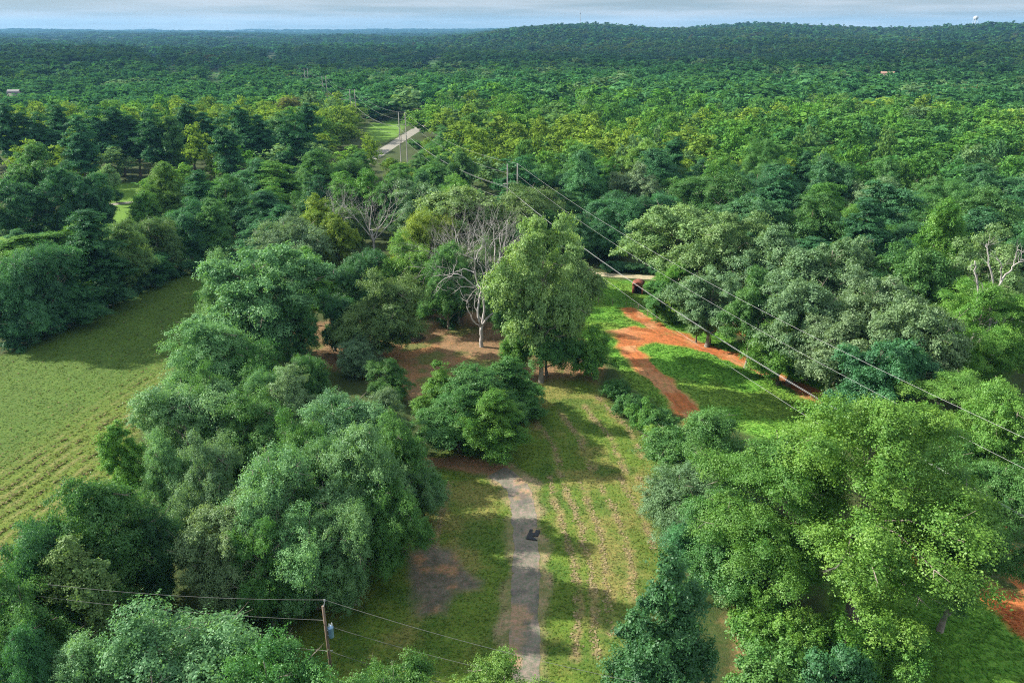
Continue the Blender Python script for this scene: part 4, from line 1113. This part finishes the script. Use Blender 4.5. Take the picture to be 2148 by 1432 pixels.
def forest_mass():
    rng = np.random.default_rng(9)
    kinds = ['oak', 'soft', 'oak', 'maple', 'pine', 'oak']
    #        r0    r1   space tries  nb  nl  leaf  blob
    rings = [(0, 430, 0, 0, 60, 36, .40, 1.5), (420, 780, 12.0, 46000, 36, 20, .66, 1.7), (780, 1500, 13.5, 70000, 20, 12, 1.1, 2.1),
             (1500, 3000, 16, 60000, 10, 7, 2.4, 3.0), (3000, 9000, 62, 42000, 8, 6, 8.5, 12)]
    VV, FF, TT, CC = [], [], [], []; nv = 0
    for ri, (r0, r1, sp, tries, nb, nl, leaf, br) in enumerate(rings):
        if ri == 0:
            pts = np.array([(q[0], q[1]) for q in REST]); HH = np.array([q[2] for q in REST]); WW = np.array([q[3] for q in REST])
        else:
            pts = scatter(r0, r1, sp, .02, tries, 300 + ri)
            keep = ~in_far_field(pts[:, 0], pts[:, 1]) & ~clear_ground(pts[:, 0], pts[:, 1])
            if r0 < 800: keep &= np.array([line_d(np.array([x]), np.array([y]), np.array([(-20, 225), (-236, 850)]))[0] > 6 for x, y in pts])
            pts = pts[keep]
            HH = rng.uniform(11.5, 19.5, len(pts)); WW = np.clip(rng.lognormal(2.72, .26, len(pts)), 9, 24) * (1 if sp < 12 else sp / 10.5)
            big = fbm(pts[:, 0] / 260, pts[:, 1] / 260, 401, 3)
            HH *= .66 + .68 * big; WW *= .78 + .46 * big
        px, py = proj(pts[:, 0], pts[:, 1], HH + terrain(pts[:, 0], pts[:, 1]))
        nproto = 6
        protos = []
        for k in range(nproto):
            kd = kinds[k]
            H, R, base = KIND[kd][:3]
            V, F, t, C, BR = leaf_cloud(np.random.default_rng(50 * ri + k), kd, 16, 5, .12, nb, br if ri < 4 else 2.6, nl, leaf if ri < 4 else 2.2, .8, .1, 1.0, .55, .95, bough=(6, .52, .8))
            rq = np.quantile(np.hypot(V[:, 0], V[:, 1]), .95)
            V = V * np.array((1 / rq, 1 / rq, 1 / 16.))
            protos.append((V, t, kd))
        sel = rng.integers(0, nproto, len(pts))
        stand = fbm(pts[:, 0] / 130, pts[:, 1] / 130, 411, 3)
        pal = np.array([LC[k] for k in ('bright', 'green', 'deep', 'lime', 'yellow', 'olive', 'blue', 'pine', 'grey', 'rust')])
        for k in range(nproto):
            ix = np.nonzero(sel == k)[0]
            if not len(ix): continue
            V, t, kd = protos[k]
            m = len(V)
            th = rng.uniform(0, 2 * PI, len(ix)); c, s = np.cos(th), np.sin(th)
            w2 = (WW[ix] / 2 * (.78 if kd in ('pine', 'upright') else 1))[:, None]
            x = (V[None, :, 0] * c[:, None] - V[None, :, 1] * s[:, None]) * w2 + pts[ix, 0][:, None]
            y = (V[None, :, 0] * s[:, None] + V[None, :, 1] * c[:, None]) * w2 + pts[ix, 1][:, None]
            z = V[None, :, 2] * HH[ix][:, None] + terrain(pts[ix, 0], pts[ix, 1])[:, None]
            VV.append(np.stack([x, y, z], -1).reshape(-1, 3))
            FF.append(np.arange(len(ix) * m).reshape(-1, 4) + nv); nv += len(ix) * m
            TT.append(np.tile(t, len(ix)))
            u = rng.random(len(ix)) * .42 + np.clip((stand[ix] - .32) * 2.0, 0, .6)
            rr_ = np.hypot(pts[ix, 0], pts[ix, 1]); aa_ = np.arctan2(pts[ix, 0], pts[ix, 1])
            u = u + np.where(aa_ > -.1, .36 * sstep(480, 420, rr_) - .46 * sstep(440, 520, rr_) * sstep(1080, 940, rr_), .42 * sstep(430, 380, rr_) - .40 * sstep(390, 450, rr_))  # light and dark canopy bands painted into leaf colour by distance and direction
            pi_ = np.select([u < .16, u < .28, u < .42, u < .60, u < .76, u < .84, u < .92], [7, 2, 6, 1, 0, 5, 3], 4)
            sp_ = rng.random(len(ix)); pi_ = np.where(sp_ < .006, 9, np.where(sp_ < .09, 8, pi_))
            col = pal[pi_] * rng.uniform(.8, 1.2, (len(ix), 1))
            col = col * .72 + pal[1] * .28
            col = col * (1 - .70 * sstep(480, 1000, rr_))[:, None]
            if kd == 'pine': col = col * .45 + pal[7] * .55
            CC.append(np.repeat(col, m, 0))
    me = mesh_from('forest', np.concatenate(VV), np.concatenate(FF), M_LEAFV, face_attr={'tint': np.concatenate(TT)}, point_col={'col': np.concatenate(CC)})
    tag(link('forest', me), 'continuous mixed woodland rolling away to the horizon', 'forest', kind='stuff')
    print('forest faces', len(me.polygons))
forest_mass()

# ---------------------------------------------------------------- dead trees
def branchy(mb, rng, p, d, L, r, lev, bend=.22, kids=(3, 5)):
    n = 6; P = [np.array(p, float)]; d = np.array(d, float); d /= np.linalg.norm(d)
    for i in range(n - 1):
        d = d + rng.normal(0, bend, 3) * .6 + np.array((0, 0, .05)); d /= np.linalg.norm(d)
        P.append(P[-1] + d * L / (n - 1))
    R = r * (1 - .8 * np.linspace(0, 1, n) ** .9)
    mb.tube(P, R, 6 if lev > 1 else 4, cap=False)
    if lev <= 0: return
    for k in range(rng.integers(*kids)):
        i = int(rng.integers(2, n)); q = P[i]
        e = rng.normal(0, 1, 3); e -= d * np.dot(e, d); e /= np.linalg.norm(e)
        nd = d * rng.uniform(.5, 1) + e * rng.uniform(.5, .95) + np.array((0, 0, .12))
        branchy(mb, rng, q, nd, L * rng.uniform(.42, .68), R[i] * .7, lev - 1, bend, kids)

def limb_px(mb, rng, pts, Y, r0, r1, twigs=3, dy=.6):
    """A limb along photograph points at the tree's own distance, bowed a little in depth, with twigs."""
    n = len(pts)
    yy = Y + np.cumsum(rng.normal(0, dy, n)) - 0.0
    yy[0] = Y
    P = np.array([atY(x, y, yv) for (x, y), yv in zip(pts, yy)])
    t = np.linspace(0, 1, n); tt = np.linspace(0, 1, n * 3)
    Q = np.stack([np.interp(tt, t, P[:, k]) for k in range(3)], 1)
    Q[1:-1] += rng.normal(0, .05, (len(Q) - 2, 3))
    R = r0 + (r1 - r0) * tt
    mb.tube(Q, R, 6, cap=True)
    for k in range(twigs):
        i = int(rng.integers(len(Q) // 3, len(Q)))
        d = Q[i] - Q[i - 1]; d /= np.linalg.norm(d) + 1e-6
        e = rng.normal(0, 1, 3); e /= np.linalg.norm(e)
        branchy(mb, rng, Q[i], d * .6 + e * .8 + np.array((0, 0, .2)), rng.uniform(1.0, 2.6), max(R[i] * .55, .03), 2, .25, (2, 4))
    return Q

def dead_centre():
    rng = np.random.default_rng(4)
    X, Y, _ = at(1010, 727)
    e = empty('dead_tree', (X, Y, 0))
    f = lambda pts: [(800 + x / 4.475, 380 + y / 4.475) for x, y in pts]
    tr = MB(); limb_px(tr, rng, [(1010, 727), (1009, 712), (1010, 686)], Y, .34, .29, 0, 0)
    br = MB()
    LIMBS = [([(938, 1370), (880, 1335), (838, 1262), (795, 1170), (812, 1120), (850, 1052)], .13, .03, 7),
             ([(938, 1370), (910, 1300), (905, 1180), (925, 1090), (940, 1020), (900, 960), (875, 840), (880, 740), (866, 570)], .22, .04, 9),
             ([(880, 740), (915, 650), (950, 590), (965, 545)], .08, .03, 4),
             ([(880, 740), (820, 710), (765, 690)], .07, .025, 4),
             ([(945, 1370), (965, 1200), (958, 1060), (985, 960), (997, 900), (985, 800), (980, 590), (945, 480)], .21, .04, 9),
             ([(960, 1010), (1000, 900), (1060, 800), (1112, 730), (1165, 640)], .10, .025, 5),
             ([(950, 1000), (965, 880), (930, 790), (890, 750)], .09, .03, 4),
             ([(945, 1370), (980, 1300), (1080, 1210), (1150, 1150), (1240, 1060), (1350, 950), (1345, 905)], .20, .03, 4),
             ([(1120, 1180), (1135, 1140), (1180, 1110)], .07, .02, 3),
             ([(940, 1020), (860, 980), (790, 910), (710, 870), (620, 900), (540, 955), (515, 1040)], .12, .02, 9),
             ([(870, 860), (780, 820), (700, 850), (600, 885), (490, 890)], .09, .02, 8),
             ([(870, 1000), (770, 990), (725, 1010), (680, 1040)], .08, .02, 6),
             ([(985, 975), (1040, 950), (1085, 938)], .07, .02, 3),
             ([(935, 1290), (870, 1170), (880, 1080), (905, 1040)], .08, .025, 4)]
    for pts, r0, r1, tw in LIMBS:
        limb_px(br, rng, f(pts), Y, r0, r1, tw, .35)
    for nm, mb in (('trunk', tr), ('branches', br)):
        o = mb.build(nm, M_DEAD, e, True); o.location = (-X, -Y, 0)
    tag(e, 'large bleached dead tree with bare forked limbs in the centre of the brown clearing', 'dead tree', 'dead trees')
dead_centre()

def dead_right():
    rng = np.random.default_rng(8)
    X, Y, _ = at(2030, 850)
    e = empty('dead_tree', (X, Y, 0))
    f = lambda pts: [(1428 + x / 2.983, 470 + y / 2.983) for x, y in pts]
    tr = MB(); br = MB()
    limb_px(tr, rng, [(2030, 850), (2027, 800), (2028, 765)], Y, .30, .26, 0, 0)
    for pts, r0, r1, tw in [([(1790, 880), (1800, 780), (1840, 680), (1840, 560), (1860, 470), (1845, 300), (1840, 230)], .25, .06, 3),
                            ([(1860, 470), (1900, 440), (1922, 400)], .09, .04, 2), ([(1842, 655), (1868, 648), (1892, 640)], .09, .04, 1),
                            ([(1795, 840), (1945, 620), (1940, 480), (1965, 420), (1940, 300), (1920, 180), (1915, 120)], .22, .05, 4),
                            ([(1942, 490), (1905, 430), (1880, 365)], .09, .04, 2), ([(1965, 420), (2030, 320), (2085, 260), (2140, 220)], .13, .04, 4),
                            ([(2000, 360), (2012, 265), (1975, 200)], .09, .03, 3), ([(2080, 265), (2105, 190), (2118, 130)], .07, .03, 2),
                            ([(1800, 900), (1855, 945), (1920, 860), (2030, 800), (2068, 790)], .14, .05, 3)]:
        limb_px(br, rng, f(pts), Y, r0, r1, tw, .25)
    for nm, mb in (('trunk', tr), ('branches', br)):
        o = mb.build(nm, M_DEAD, e, True); o.location = (-X, -Y, 0)
    tag(e, 'bleached snag with two bare stems rising out of bright vines', 'dead tree', 'dead trees')
dead_right()

def dead_auto(x, yt, H, spread, label, seed, lev=4):
    rng = np.random.default_rng(seed)
    X, Y, _ = at(x, yt, H)
    e = empty('dead_tree', (X, Y, 0), 0)
    tr = MB(); tr.tube([(0, 0, 0), (.1, 0, H * .2), (0, .1, H * .42)], [.28, .24, .18], 7)
    br = MB()
    for k in range(7):
        a = k * 2 * PI / 7 + rng.uniform(-.3, .3)
        branchy(br, rng, (0, 0.05, H * rng.uniform(.3, .42)), (math.cos(a) * spread, math.sin(a) * spread, 1.0), H * rng.uniform(.42, .58), .15, lev - 1, .25, (4, 6))
    tr.build('trunk', M_DEAD, e, True); br.build('branches', M_DEAD, e, True)
    tag(e, label, 'dead tree', 'dead trees')
dead_auto(775, 395, 16.5, .75, 'grey twiggy dead crown among the yellow-green trees', 21)
dead_auto(1035, 425, 19, .55, 'grey twiggy dead top at the foot of the twin poles', 22)
dead_auto(700, 400, 15.5, .5, 'thin grey dead tree between the two yellow-green upright trees', 23, 3)
dead_auto(955, 450, 18, .5, 'pale dead crown behind the left limbs of the large dead tree', 24)
dead_auto(2125, 560, 15, .45, 'second snag at the very right edge among bright vines', 25, 3)

# ---------------------------------------------------------------- power line
LD = np.array((-0.329, 0.944)); LN = np.array((0.944, 0.329))
FRAMES = []
p3 = np.array(at(1075, 344, 18.0)[:2])
for k in (-2.9, -1.45, 0, 1, 2, 3, 4, 5):
    FRAMES.append(p3 + LD * 117.0 * k)
WIRES = [(1.15, 18.0, .013), (1.35, 15.4, .012), (-1.75, 13.4, .014), (-1.45, 13.1, .014), (-1.3, 10.4, .013)]
def h_frame(k, p):
    z0 = float(terrain(*p))
    e = empty('power_pylon', (p[0], p[1], z0), math.atan2(LN[1], LN[0]))
    for s in (-1.15, 1.15):
        m = MB(); m.tube([(s, 0, 0), (s, 0, 9), (s, 0, 18.05)], [.19, .165, .13], 8)
        m.build('pole', M_POLE, e, True)
    m = MB(); m.box((-.25, .18, 13.75), (3.6, .14, .2)); m.build('crossarm', M_POLE, e)
    m = MB(); m.box((-.15, -.17, 10.7), (2.9, .12, .16)); m.build('crossarm', M_POLE, e)
    for (u, z, r) in WIRES[1:]:
        m = MB(); m.lathe([(.03, .36), (.09, .30), (.05, .24), (.09, .18), (.05, .12), (.09, .06), (.02, 0)], 8, (u, 0, z)); m.build('insulator', M_PORC, e, True)
    return e
names = ['out of frame', 'pair of tall grey utility poles joined by crossarms in the middle of the woods', 'pair of tall utility poles standing beside the far road',
         'pair of distant utility poles left of the far road', 'faint far pair of utility poles in the wood gap', 'faintest pair of utility poles near the far fields']
for k, p in enumerate(FRAMES):
    if k in (0, 1, 7): continue
    tag(h_frame(k, p), names[k - 1], 'utility poles', 'utility frames of the power line')
wl_names = ['top wire of the long power line, on the outer pole', 'second wire of the long power line, below the top one', 'thick bright wire of the close pair on the power line, upper of the two',
            'thick bright wire of the close pair on the power line, lower of the two', 'lowest single wire of the long power line']
for wi, (u, z, r) in enumerate(WIRES):
    m = MB()
    pts = []
    for k in range(len(FRAMES) - 1):
        a, b = FRAMES[k], FRAMES[k + 1]
        za, zb = float(terrain(*a)) + z, float(terrain(*b)) + z
        for t in np.linspace(0, 1, 22)[:-1]:
            q = a * (1 - t) + b * t + LN * u
            sag = (2.6 if k > 1 else 4.2) * 4 * t * (1 - t)
            pts.append((q[0], q[1], za * (1 - t) + zb * t - sag))
    m.tube(pts, r, 5)
    tag(m.build('power_cable', M_WIRE, None, True), wl_names[wi], 'cable', 'wires of the long power line')

# road sign-post like small pole beside the far road
X, Y, _ = at(842, 300)
m = MB(); m.tube([(X, Y, 0), (X, Y, 3.5), (X, Y, 6.5)], [.14, .12, .10], 7)
tag(m.build('utility_pole', M_POLEB, None, True), 'short dark pole at the edge of the far road', 'pole')

def near_pole():
    X, Y, d = at(677, 1268, 10.2)
    e = empty('utility_pole', (X, Y, 0), math.radians(8))
    m = MB(); m.tube([(.10, 0, 0), (.05, 0, 5), (0, 0, 10.1)], [.13, .11, .09], 9); m.build('pole', M_POLEB, e, True)
    m = MB(); m.tube([(0.05, -.02, 10.1), (.13, -.04, 10.35), (.16, -.04, 10.6)], [.03, .03, .03], 6); m.lathe([(.03, 0), (.07, .05), (.04, .1), (.07, .15), (.02, .2)], 8, (.16, -.04, 10.5)); m.build('insulator', M_PORC, e, True)
    m = MB(); m.lathe([(0, 7.55), (.165, 7.55), (.18, 7.59), (.18, 8.30), (.195, 8.32), (.195, 8.37), (.14, 8.42), (0, 8.44)], 16, (.34, -.05, 0)); t = m.build('transformer', M_TANK, e, True)
    m = MB()
    for dx, dy in ((-.10, 0), (.12, .05)):
        m.lathe([(.035, 0), (.07, .06), (.04, .12), (.07, .18), (.035, .24), (.02, .32)], 8, (.34 + dx * .8, -.05 + dy, 8.40))
    m.build('bushing', M_WHITE, t, True)
    m = MB(); m.box((.13, -.03, 8.1), (.12, .08, .06)); m.box((.13, -.03, 7.7), (.12, .08, .06)); m.build('bracket', M_PORC, e)
    m = MB(); m.box((.06, .13, 6.2), (.5, .04, .06)); m.build('bracket', M_PORC, e)
    tag(e, 'slender wooden pole carrying a blue-grey transformer at the bottom of the lawn', 'pole')
    return X, Y
NX, NY = near_pole()
def sagline(p, q, sag, r, label, mat=M_WIREB):
    m = MB(); t = np.linspace(0, 1, 24)[:, None]
    P = np.array(p)[None] * (1 - t) + np.array(q)[None] * t; P[:, 2] -= (sag * 4 * t * (1 - t))[:, 0]
    m.tube(P, r, 5)
    tag(m.build('power_cable', mat, None, True), label, 'cable', 'wires at the transformer pole')
def wire_end(x, y, z): 
    X, Y, _ = at(x, y, z); return (X, Y, z)
topz, midz, lowz = 10.62, 8.95, 6.2
a_top = (NX + .16, NY, topz); a_mid = (NX - .05, NY, midz); a_low = (NX + .05, NY + .15, lowz)
sagline(a_top, wire_end(100, 1225, 10.4), .35, .011, 'thin top wire running left from the transformer pole')
sagline(a_mid, wire_end(60, 1247, 8.8), .30, .011, 'thin middle wire running left from the transformer pole')
sagline(a_low, wire_end(40, 1285, 6.0), .30, .011, 'thin bottom wire running left from the transformer pole')
sagline(a_top, wire_end(1440, 1450, 10.4), .5, .011, 'thin top wire running right across the lawn from the transformer pole')
sagline((NX + .5, NY, midz - .6), wire_end(1240, 1445, 8.0), .4, .011, 'thin middle wire running right across the lawn from the transformer pole')
sagline(a_low, wire_end(980, 1440, 6.0), .3, .011, 'thin bottom wire running right from the transformer pole')

# ---------------------------------------------------------------- small things
def hut():
    X, Y, d = at(1338, 613)
    e = empty('metal_hut', (X, Y, 0), math.radians(-14))
    w, l, h = 1.9, 2.3, 1.75
    m = MB()
    m.box((-w / 2, 0, h / 2), (.06, l, h)); m.box((w / 2, 0, h / 2), (.06, l, h)); m.box((0, l / 2 - .03, h / 2), (w - .07, .06, h))
    m.box((-w / 2 + .22, -l / 2 + .03, h / 2), (.38, .06, h)); m.box((w / 2 - .1, -l / 2 + .03, h / 2), (.14, .06, h)); m.box((.10, -l / 2 + .03, h - .12), (w - .60, .058, .24))
    for k in range(8):
        m.box((-w / 2 - .04, -l / 2 + .15 + k * .28, h / 2), (.03, .08, h - .05))
    m.build('wall', M_RUST, e)
    m = MB(); m.box((0, 0, .03), (w - .1, l - .1, .05)); m.box((.1, -.2, .5), (.8, .5, .7)); m.build('floor', M_DARK, e)
    m = MB()
    n = 9; prof = [(-w / 2 - .12 + (w + .24) * i / (n - 1), h + .02 + .42 * math.sin(PI * i / (n - 1))) for i in range(n)]
    V = []; F = []
    for x, z in prof:
        for y in (-l / 2 - .12, l / 2 + .12): V += [(x, y, z), (x, y, z + .05)]
    for i in range(n - 1):
        a = i * 4; b = a + 4
        F += [(a + 1, a + 3, b + 3, b + 1), (a, b, b + 2, a + 2), (a, a + 1, b + 1, b), (a + 2, b + 2, b + 3, a + 3)]
    F += [(0, 2, 3, 1), ((n - 1) * 4, (n - 1) * 4 + 1, (n - 1) * 4 + 3, (n - 1) * 4 + 2)]
    m.add(V, F); m.build('roof', M_RUST, e)
    m = MB()
    for y in (-l / 2 + .03, l / 2 - .03):
        V = [(x, y + s, h) for x, z in prof for s in (-.03, .03)] + [(x, y + s, z) for x, z in prof for s in (-.03, .03)]
        k = 2 * n; F = []
        for i in range(n - 1):
            a = 2 * i
            F += [(a, a + 2, k + a + 2, k + a), (a + 1, k + a + 1, k + a + 3, a + 3)]
        m.add(V, F)
    m.build('gable', M_RUST, e)
    tag(e, 'small rusty red metal hut with a dark open doorway in the green meadow', 'hut')
hut()

def felt():
    z = lambda x, y: (1040 + x / 11.93, 1060 + y / 11.93)
    pts = [(855, 600), (925, 612), (912, 690), (945, 705), (985, 690), (1000, 615), (1110, 622), (1095, 700), (1055, 778), (905, 768), (950, 820), (1042, 885), (900, 868), (755, 842)]
    g = [at(*z(*p))[:2] for p in pts]
    rng = random.Random(3); n = len(g)
    import mathutils.geometry as mg
    tris = mg.tessellate_polygon([[Vector((x, y, 0)) for x, y in g]])
    bmv = []; faces = []
    top = [(x, y, .055 + rng.uniform(.0, .10)) for x, y in g]; bot = [(x, y, .03) for x, y in g]
    me = bpy.data.meshes.new('roofing_sheet')
    F = [tuple(t) for t in tris] + [tuple(i + n for i in reversed(t)) for t in tris] + [(i, (i + 1) % n, (i + 1) % n + n, i + n) for i in range(n)]
    me.from_pydata(top + bot, [], F); me.materials.append(M_FELT); me.update()
    tag(link('roofing_sheet', me), 'torn black roofing sheet lying across the right edge of the drive', 'sheet')
felt()

def brush_pile():
    rng = np.random.default_rng(15); X, Y, _ = at(864, 712)
    m = MB()
    for k in range(170):
        a = rng.uniform(0, 2 * PI); r = rng.random() ** .5
        c = np.array((X + 2.0 * r * math.cos(a), Y + 1.5 * r * math.sin(a), .08 + rng.random() * 1.25 * (1 - r * .8)))
        d = rng.normal(0, 1, 3); d[2] *= .35; d /= np.linalg.norm(d)
        L = rng.uniform(.5, 1.5)
        p = [c - d * L / 2, c + rng.normal(0, .06, 3), c + d * L / 2]
        for q in p: q[2] = max(q[2], .04)
        m.tube(p, [.05, .04, .02], 5)
    o = m.build('brush_pile', mat_plain('dark_brush', (.045, .036, .03), .95, var=.4), None)
    tag(o, 'dark heap of cut branches on the brown clearing below the olive tree', 'brush pile')
brush_pile()

def drum():
    X, Y, _ = at(2100, 1120)
    e = empty('metal_drum', (X, Y, 0))
    m = MB(); m.lathe([(0, 0), (.30, 0), (.31, .04), (.29, .06), (.29, .30), (.31, .33), (.29, .36), (.29, .60), (.31, .63), (.29, .66), (.29, .88), (.31, .90), (.27, .90), (.26, .87), (0, .87)], 16)
    m.build('body', M_RED, e, True)
    m = MB(); m.lathe([(0, .89), (.05, .89), (.05, .91), (0, .915)], 8, (.14, 0, 0)); m.build('cap', M_DARK, e, True)
    tag(e, 'small red drum showing through leaves beside the red track', 'drum')
drum()

def fence():
    P = gpoly([(1165, 628), (1240, 634), (1300, 642), (1345, 655), (1390, 680)])
    seg = np.linalg.norm(np.diff(P, axis=0), axis=1); s = np.concatenate([[0], np.cumsum(seg)])
    t = np.arange(0, s[-1], 2.6); Q = np.stack([np.interp(t, s, P[:, 0]), np.interp(t, s, P[:, 1])], 1)
    e = empty('wire_fence', (Q[0][0], Q[0][1], 0))
    for x, y in Q - Q[0]:
        m = MB(); m.tube([(x, y, 0), (x, y, .65), (x, y, 1.25)], .055, 6); m.build('post', M_POLEB, e)
    m = MB()
    for z in (.45, .8, 1.15): m.tube([(x, y, z) for x, y in Q - Q[0]], .008, 4)
    m.build('wire', M_WIREB, e)
    tag(e, 'low wire fence on thin posts crossing the meadow below the rusty hut', 'fence')
fence()

def house(x, y, z, w, l, h, rz, roofm, label, rise=2.2):
    """Gable-roofed building whose roof shows at pixel x, y when the eaves stand z above the camera's flat datum."""
    X, Y, d = at(x, y, z)
    e = empty('house', (X, Y, float(terrain(X, Y))), rz)
    m = MB(); m.box((0, 0, h / 2), (w, l, h)); wall = m.build('wall', M_WALL, e)
    m = MB()
    o = .5
    V = [(-w / 2 - o, -l / 2 - o, h + .02), (w / 2 + o, -l / 2 - o, h + .02), (w / 2 + o, l / 2 + o, h + .02), (-w / 2 - o, l / 2 + o, h + .02), (-w / 2 - o, 0, h + rise), (w / 2 + o, 0, h + rise)]
    m.add(V, [(0, 1, 5, 4), (2, 3, 4, 5), (3, 2, 1, 0)]); m.add(V, [(0, 4, 3, 3), (1, 2, 5, 5)]) if False else None
    V2 = [(-w / 2, -l / 2, h), (-w / 2, l / 2, h), (-w / 2, 0, h + rise - .25), (-w / 2 - .05, -l / 2, h), (-w / 2 - .05, l / 2, h), (-w / 2 - .05, 0, h + rise - .25)]
    m.build('roof', roofm, e)
    for s in (-1, 1):
        g = bpy.data.meshes.new('gable')
        xx = s * (w / 2 - .02)
        g.from_pydata([(xx, -l / 2, h), (xx, l / 2, h), (xx, 0, h + rise - .3), (xx - s * .15, -l / 2, h), (xx - s * .15, l / 2, h), (xx - s * .15, 0, h + rise - .3)], [], [(0, 1, 2), (5, 4, 3), (0, 2, 5, 3), (1, 4, 5, 2)])
        g.materials.append(M_WALL); link('gable', g, e)
    for k in (-1, 0, 1):
        m = MB(); m.box((k * w * .3, -l / 2 - .02, h * .55), (1.1, .08, 1.2)); m.build('window', M_GLASS, e)
    tag(e, label, 'house', 'houses among the trees')
house(952, 201, 11, 15, 9, 8.5, .25, M_ROOF, 'grey-roofed house just showing above trees behind the twin poles')
house(1862, 153, 13.5, 9, 6, 12, -.3, M_ROOFB, 'house with a brownish roof among distant trees on the right')
house(28, 188, 11, 6, 5, 9.2, .1, M_ROOF, 'small grey-roofed house in the woods near the left edge')
house(412, 134, 5, 46, 14, 4.5, .15, M_ROOFW, 'long white-roofed farm building beside the far green field', 2.5)

def mast():
    r = 2520; a = math.atan2(1206 - W0 / 2, FPX); X, Y = r * math.tan(a), r
    z0 = float(terrain(X, Y)); ztop = CAM_H + (atY(1206, 27, Y).z - CAM_H); H = ztop - z0
    e = empty('radio_mast', (X, Y, z0))
    m = MB(); R = .9
    for k in range(3):
        b = k * 2 * PI / 3
        m.tube([(R * math.cos(b), R * math.sin(b), 0), (R * math.cos(b), R * math.sin(b), H)], .22, 5)
        c = (k + 1) * 2 * PI / 3; n = 26
        for q in range(n):
            m.tube([(R * math.cos(b), R * math.sin(b), H * q / n), (R * math.cos(c), R * math.sin(c), H * (q + 1) / n)], .11, 4)
    m.build('lattice', M_POLE, e)
    m = MB(); m.lathe([(0, 0), (1.7, 0), (1.8, .3), (1.8, 2.6), (1.6, 2.8), (0, 2.8)], 10, (0, 0, H - 3)); m.build('antenna', M_POLE, e)
    tag(e, 'thin lattice radio mast standing on the wooded hill at the skyline', 'mast')
mast()
def water_tower():
    r = 2450; a = math.atan2(1972 - W0 / 2, FPX); X, Y = r * math.tan(a), r
    z0 = float(terrain(X, Y)); zt = atY(1972, 33.5, Y).z; H = zt - z0
    e = empty('water_tower', (X, Y, z0)); R = 6.6; hz = H - 10
    m = MB(); m.lathe([(0, H - 11.5), (2.5, H - 11.2), (5.2, H - 9.5), (R, H - 6.5), (R, H - 4.5), (5.4, H - 1.8), (2.6, H - .4), (0, H)], 20); m.build('tank', M_WHITE, e, True)
    m = MB(); m.tube([(0, 0, 0), (0, 0, H - 11.3)], .9, 8); m.build('riser', M_WHITE, e, True)
    for k in range(6):
        b = k * PI / 3; m = MB(); m.tube([(7.4 * math.cos(b), 7.4 * math.sin(b), 0), (6.2 * math.cos(b), 6.2 * math.sin(b), H - 7)], .35, 6); m.build('leg', M_WHITE, e)
    tag(e, 'white water tower with a rounded tank on the right skyline', 'water tower')
water_tower()

# ---------------------------------------------------------------- haze: one closed box of thin even air round everything
def haze():
    m, n, l = mat_new('haze_air')
    out = n.new('ShaderNodeOutputMaterial'); v = n.new('ShaderNodeVolumePrincipled')
    v.inputs['Color'].default_value = (0.25, 0.58, 1.0, 1)
    v.inputs['Density'].default_value = 0.00007
    v.inputs['Anisotropy'].default_value = 0.1
    l.new(v.outputs[0], out.inputs['Volume'])
    mb = MB(); mb.box((0, 4870, 60), (19400, 10000, 170))
    tag(mb.build('haze', m), 'thin blue haze over the distant woods', 'haze', kind='stuff')
haze()
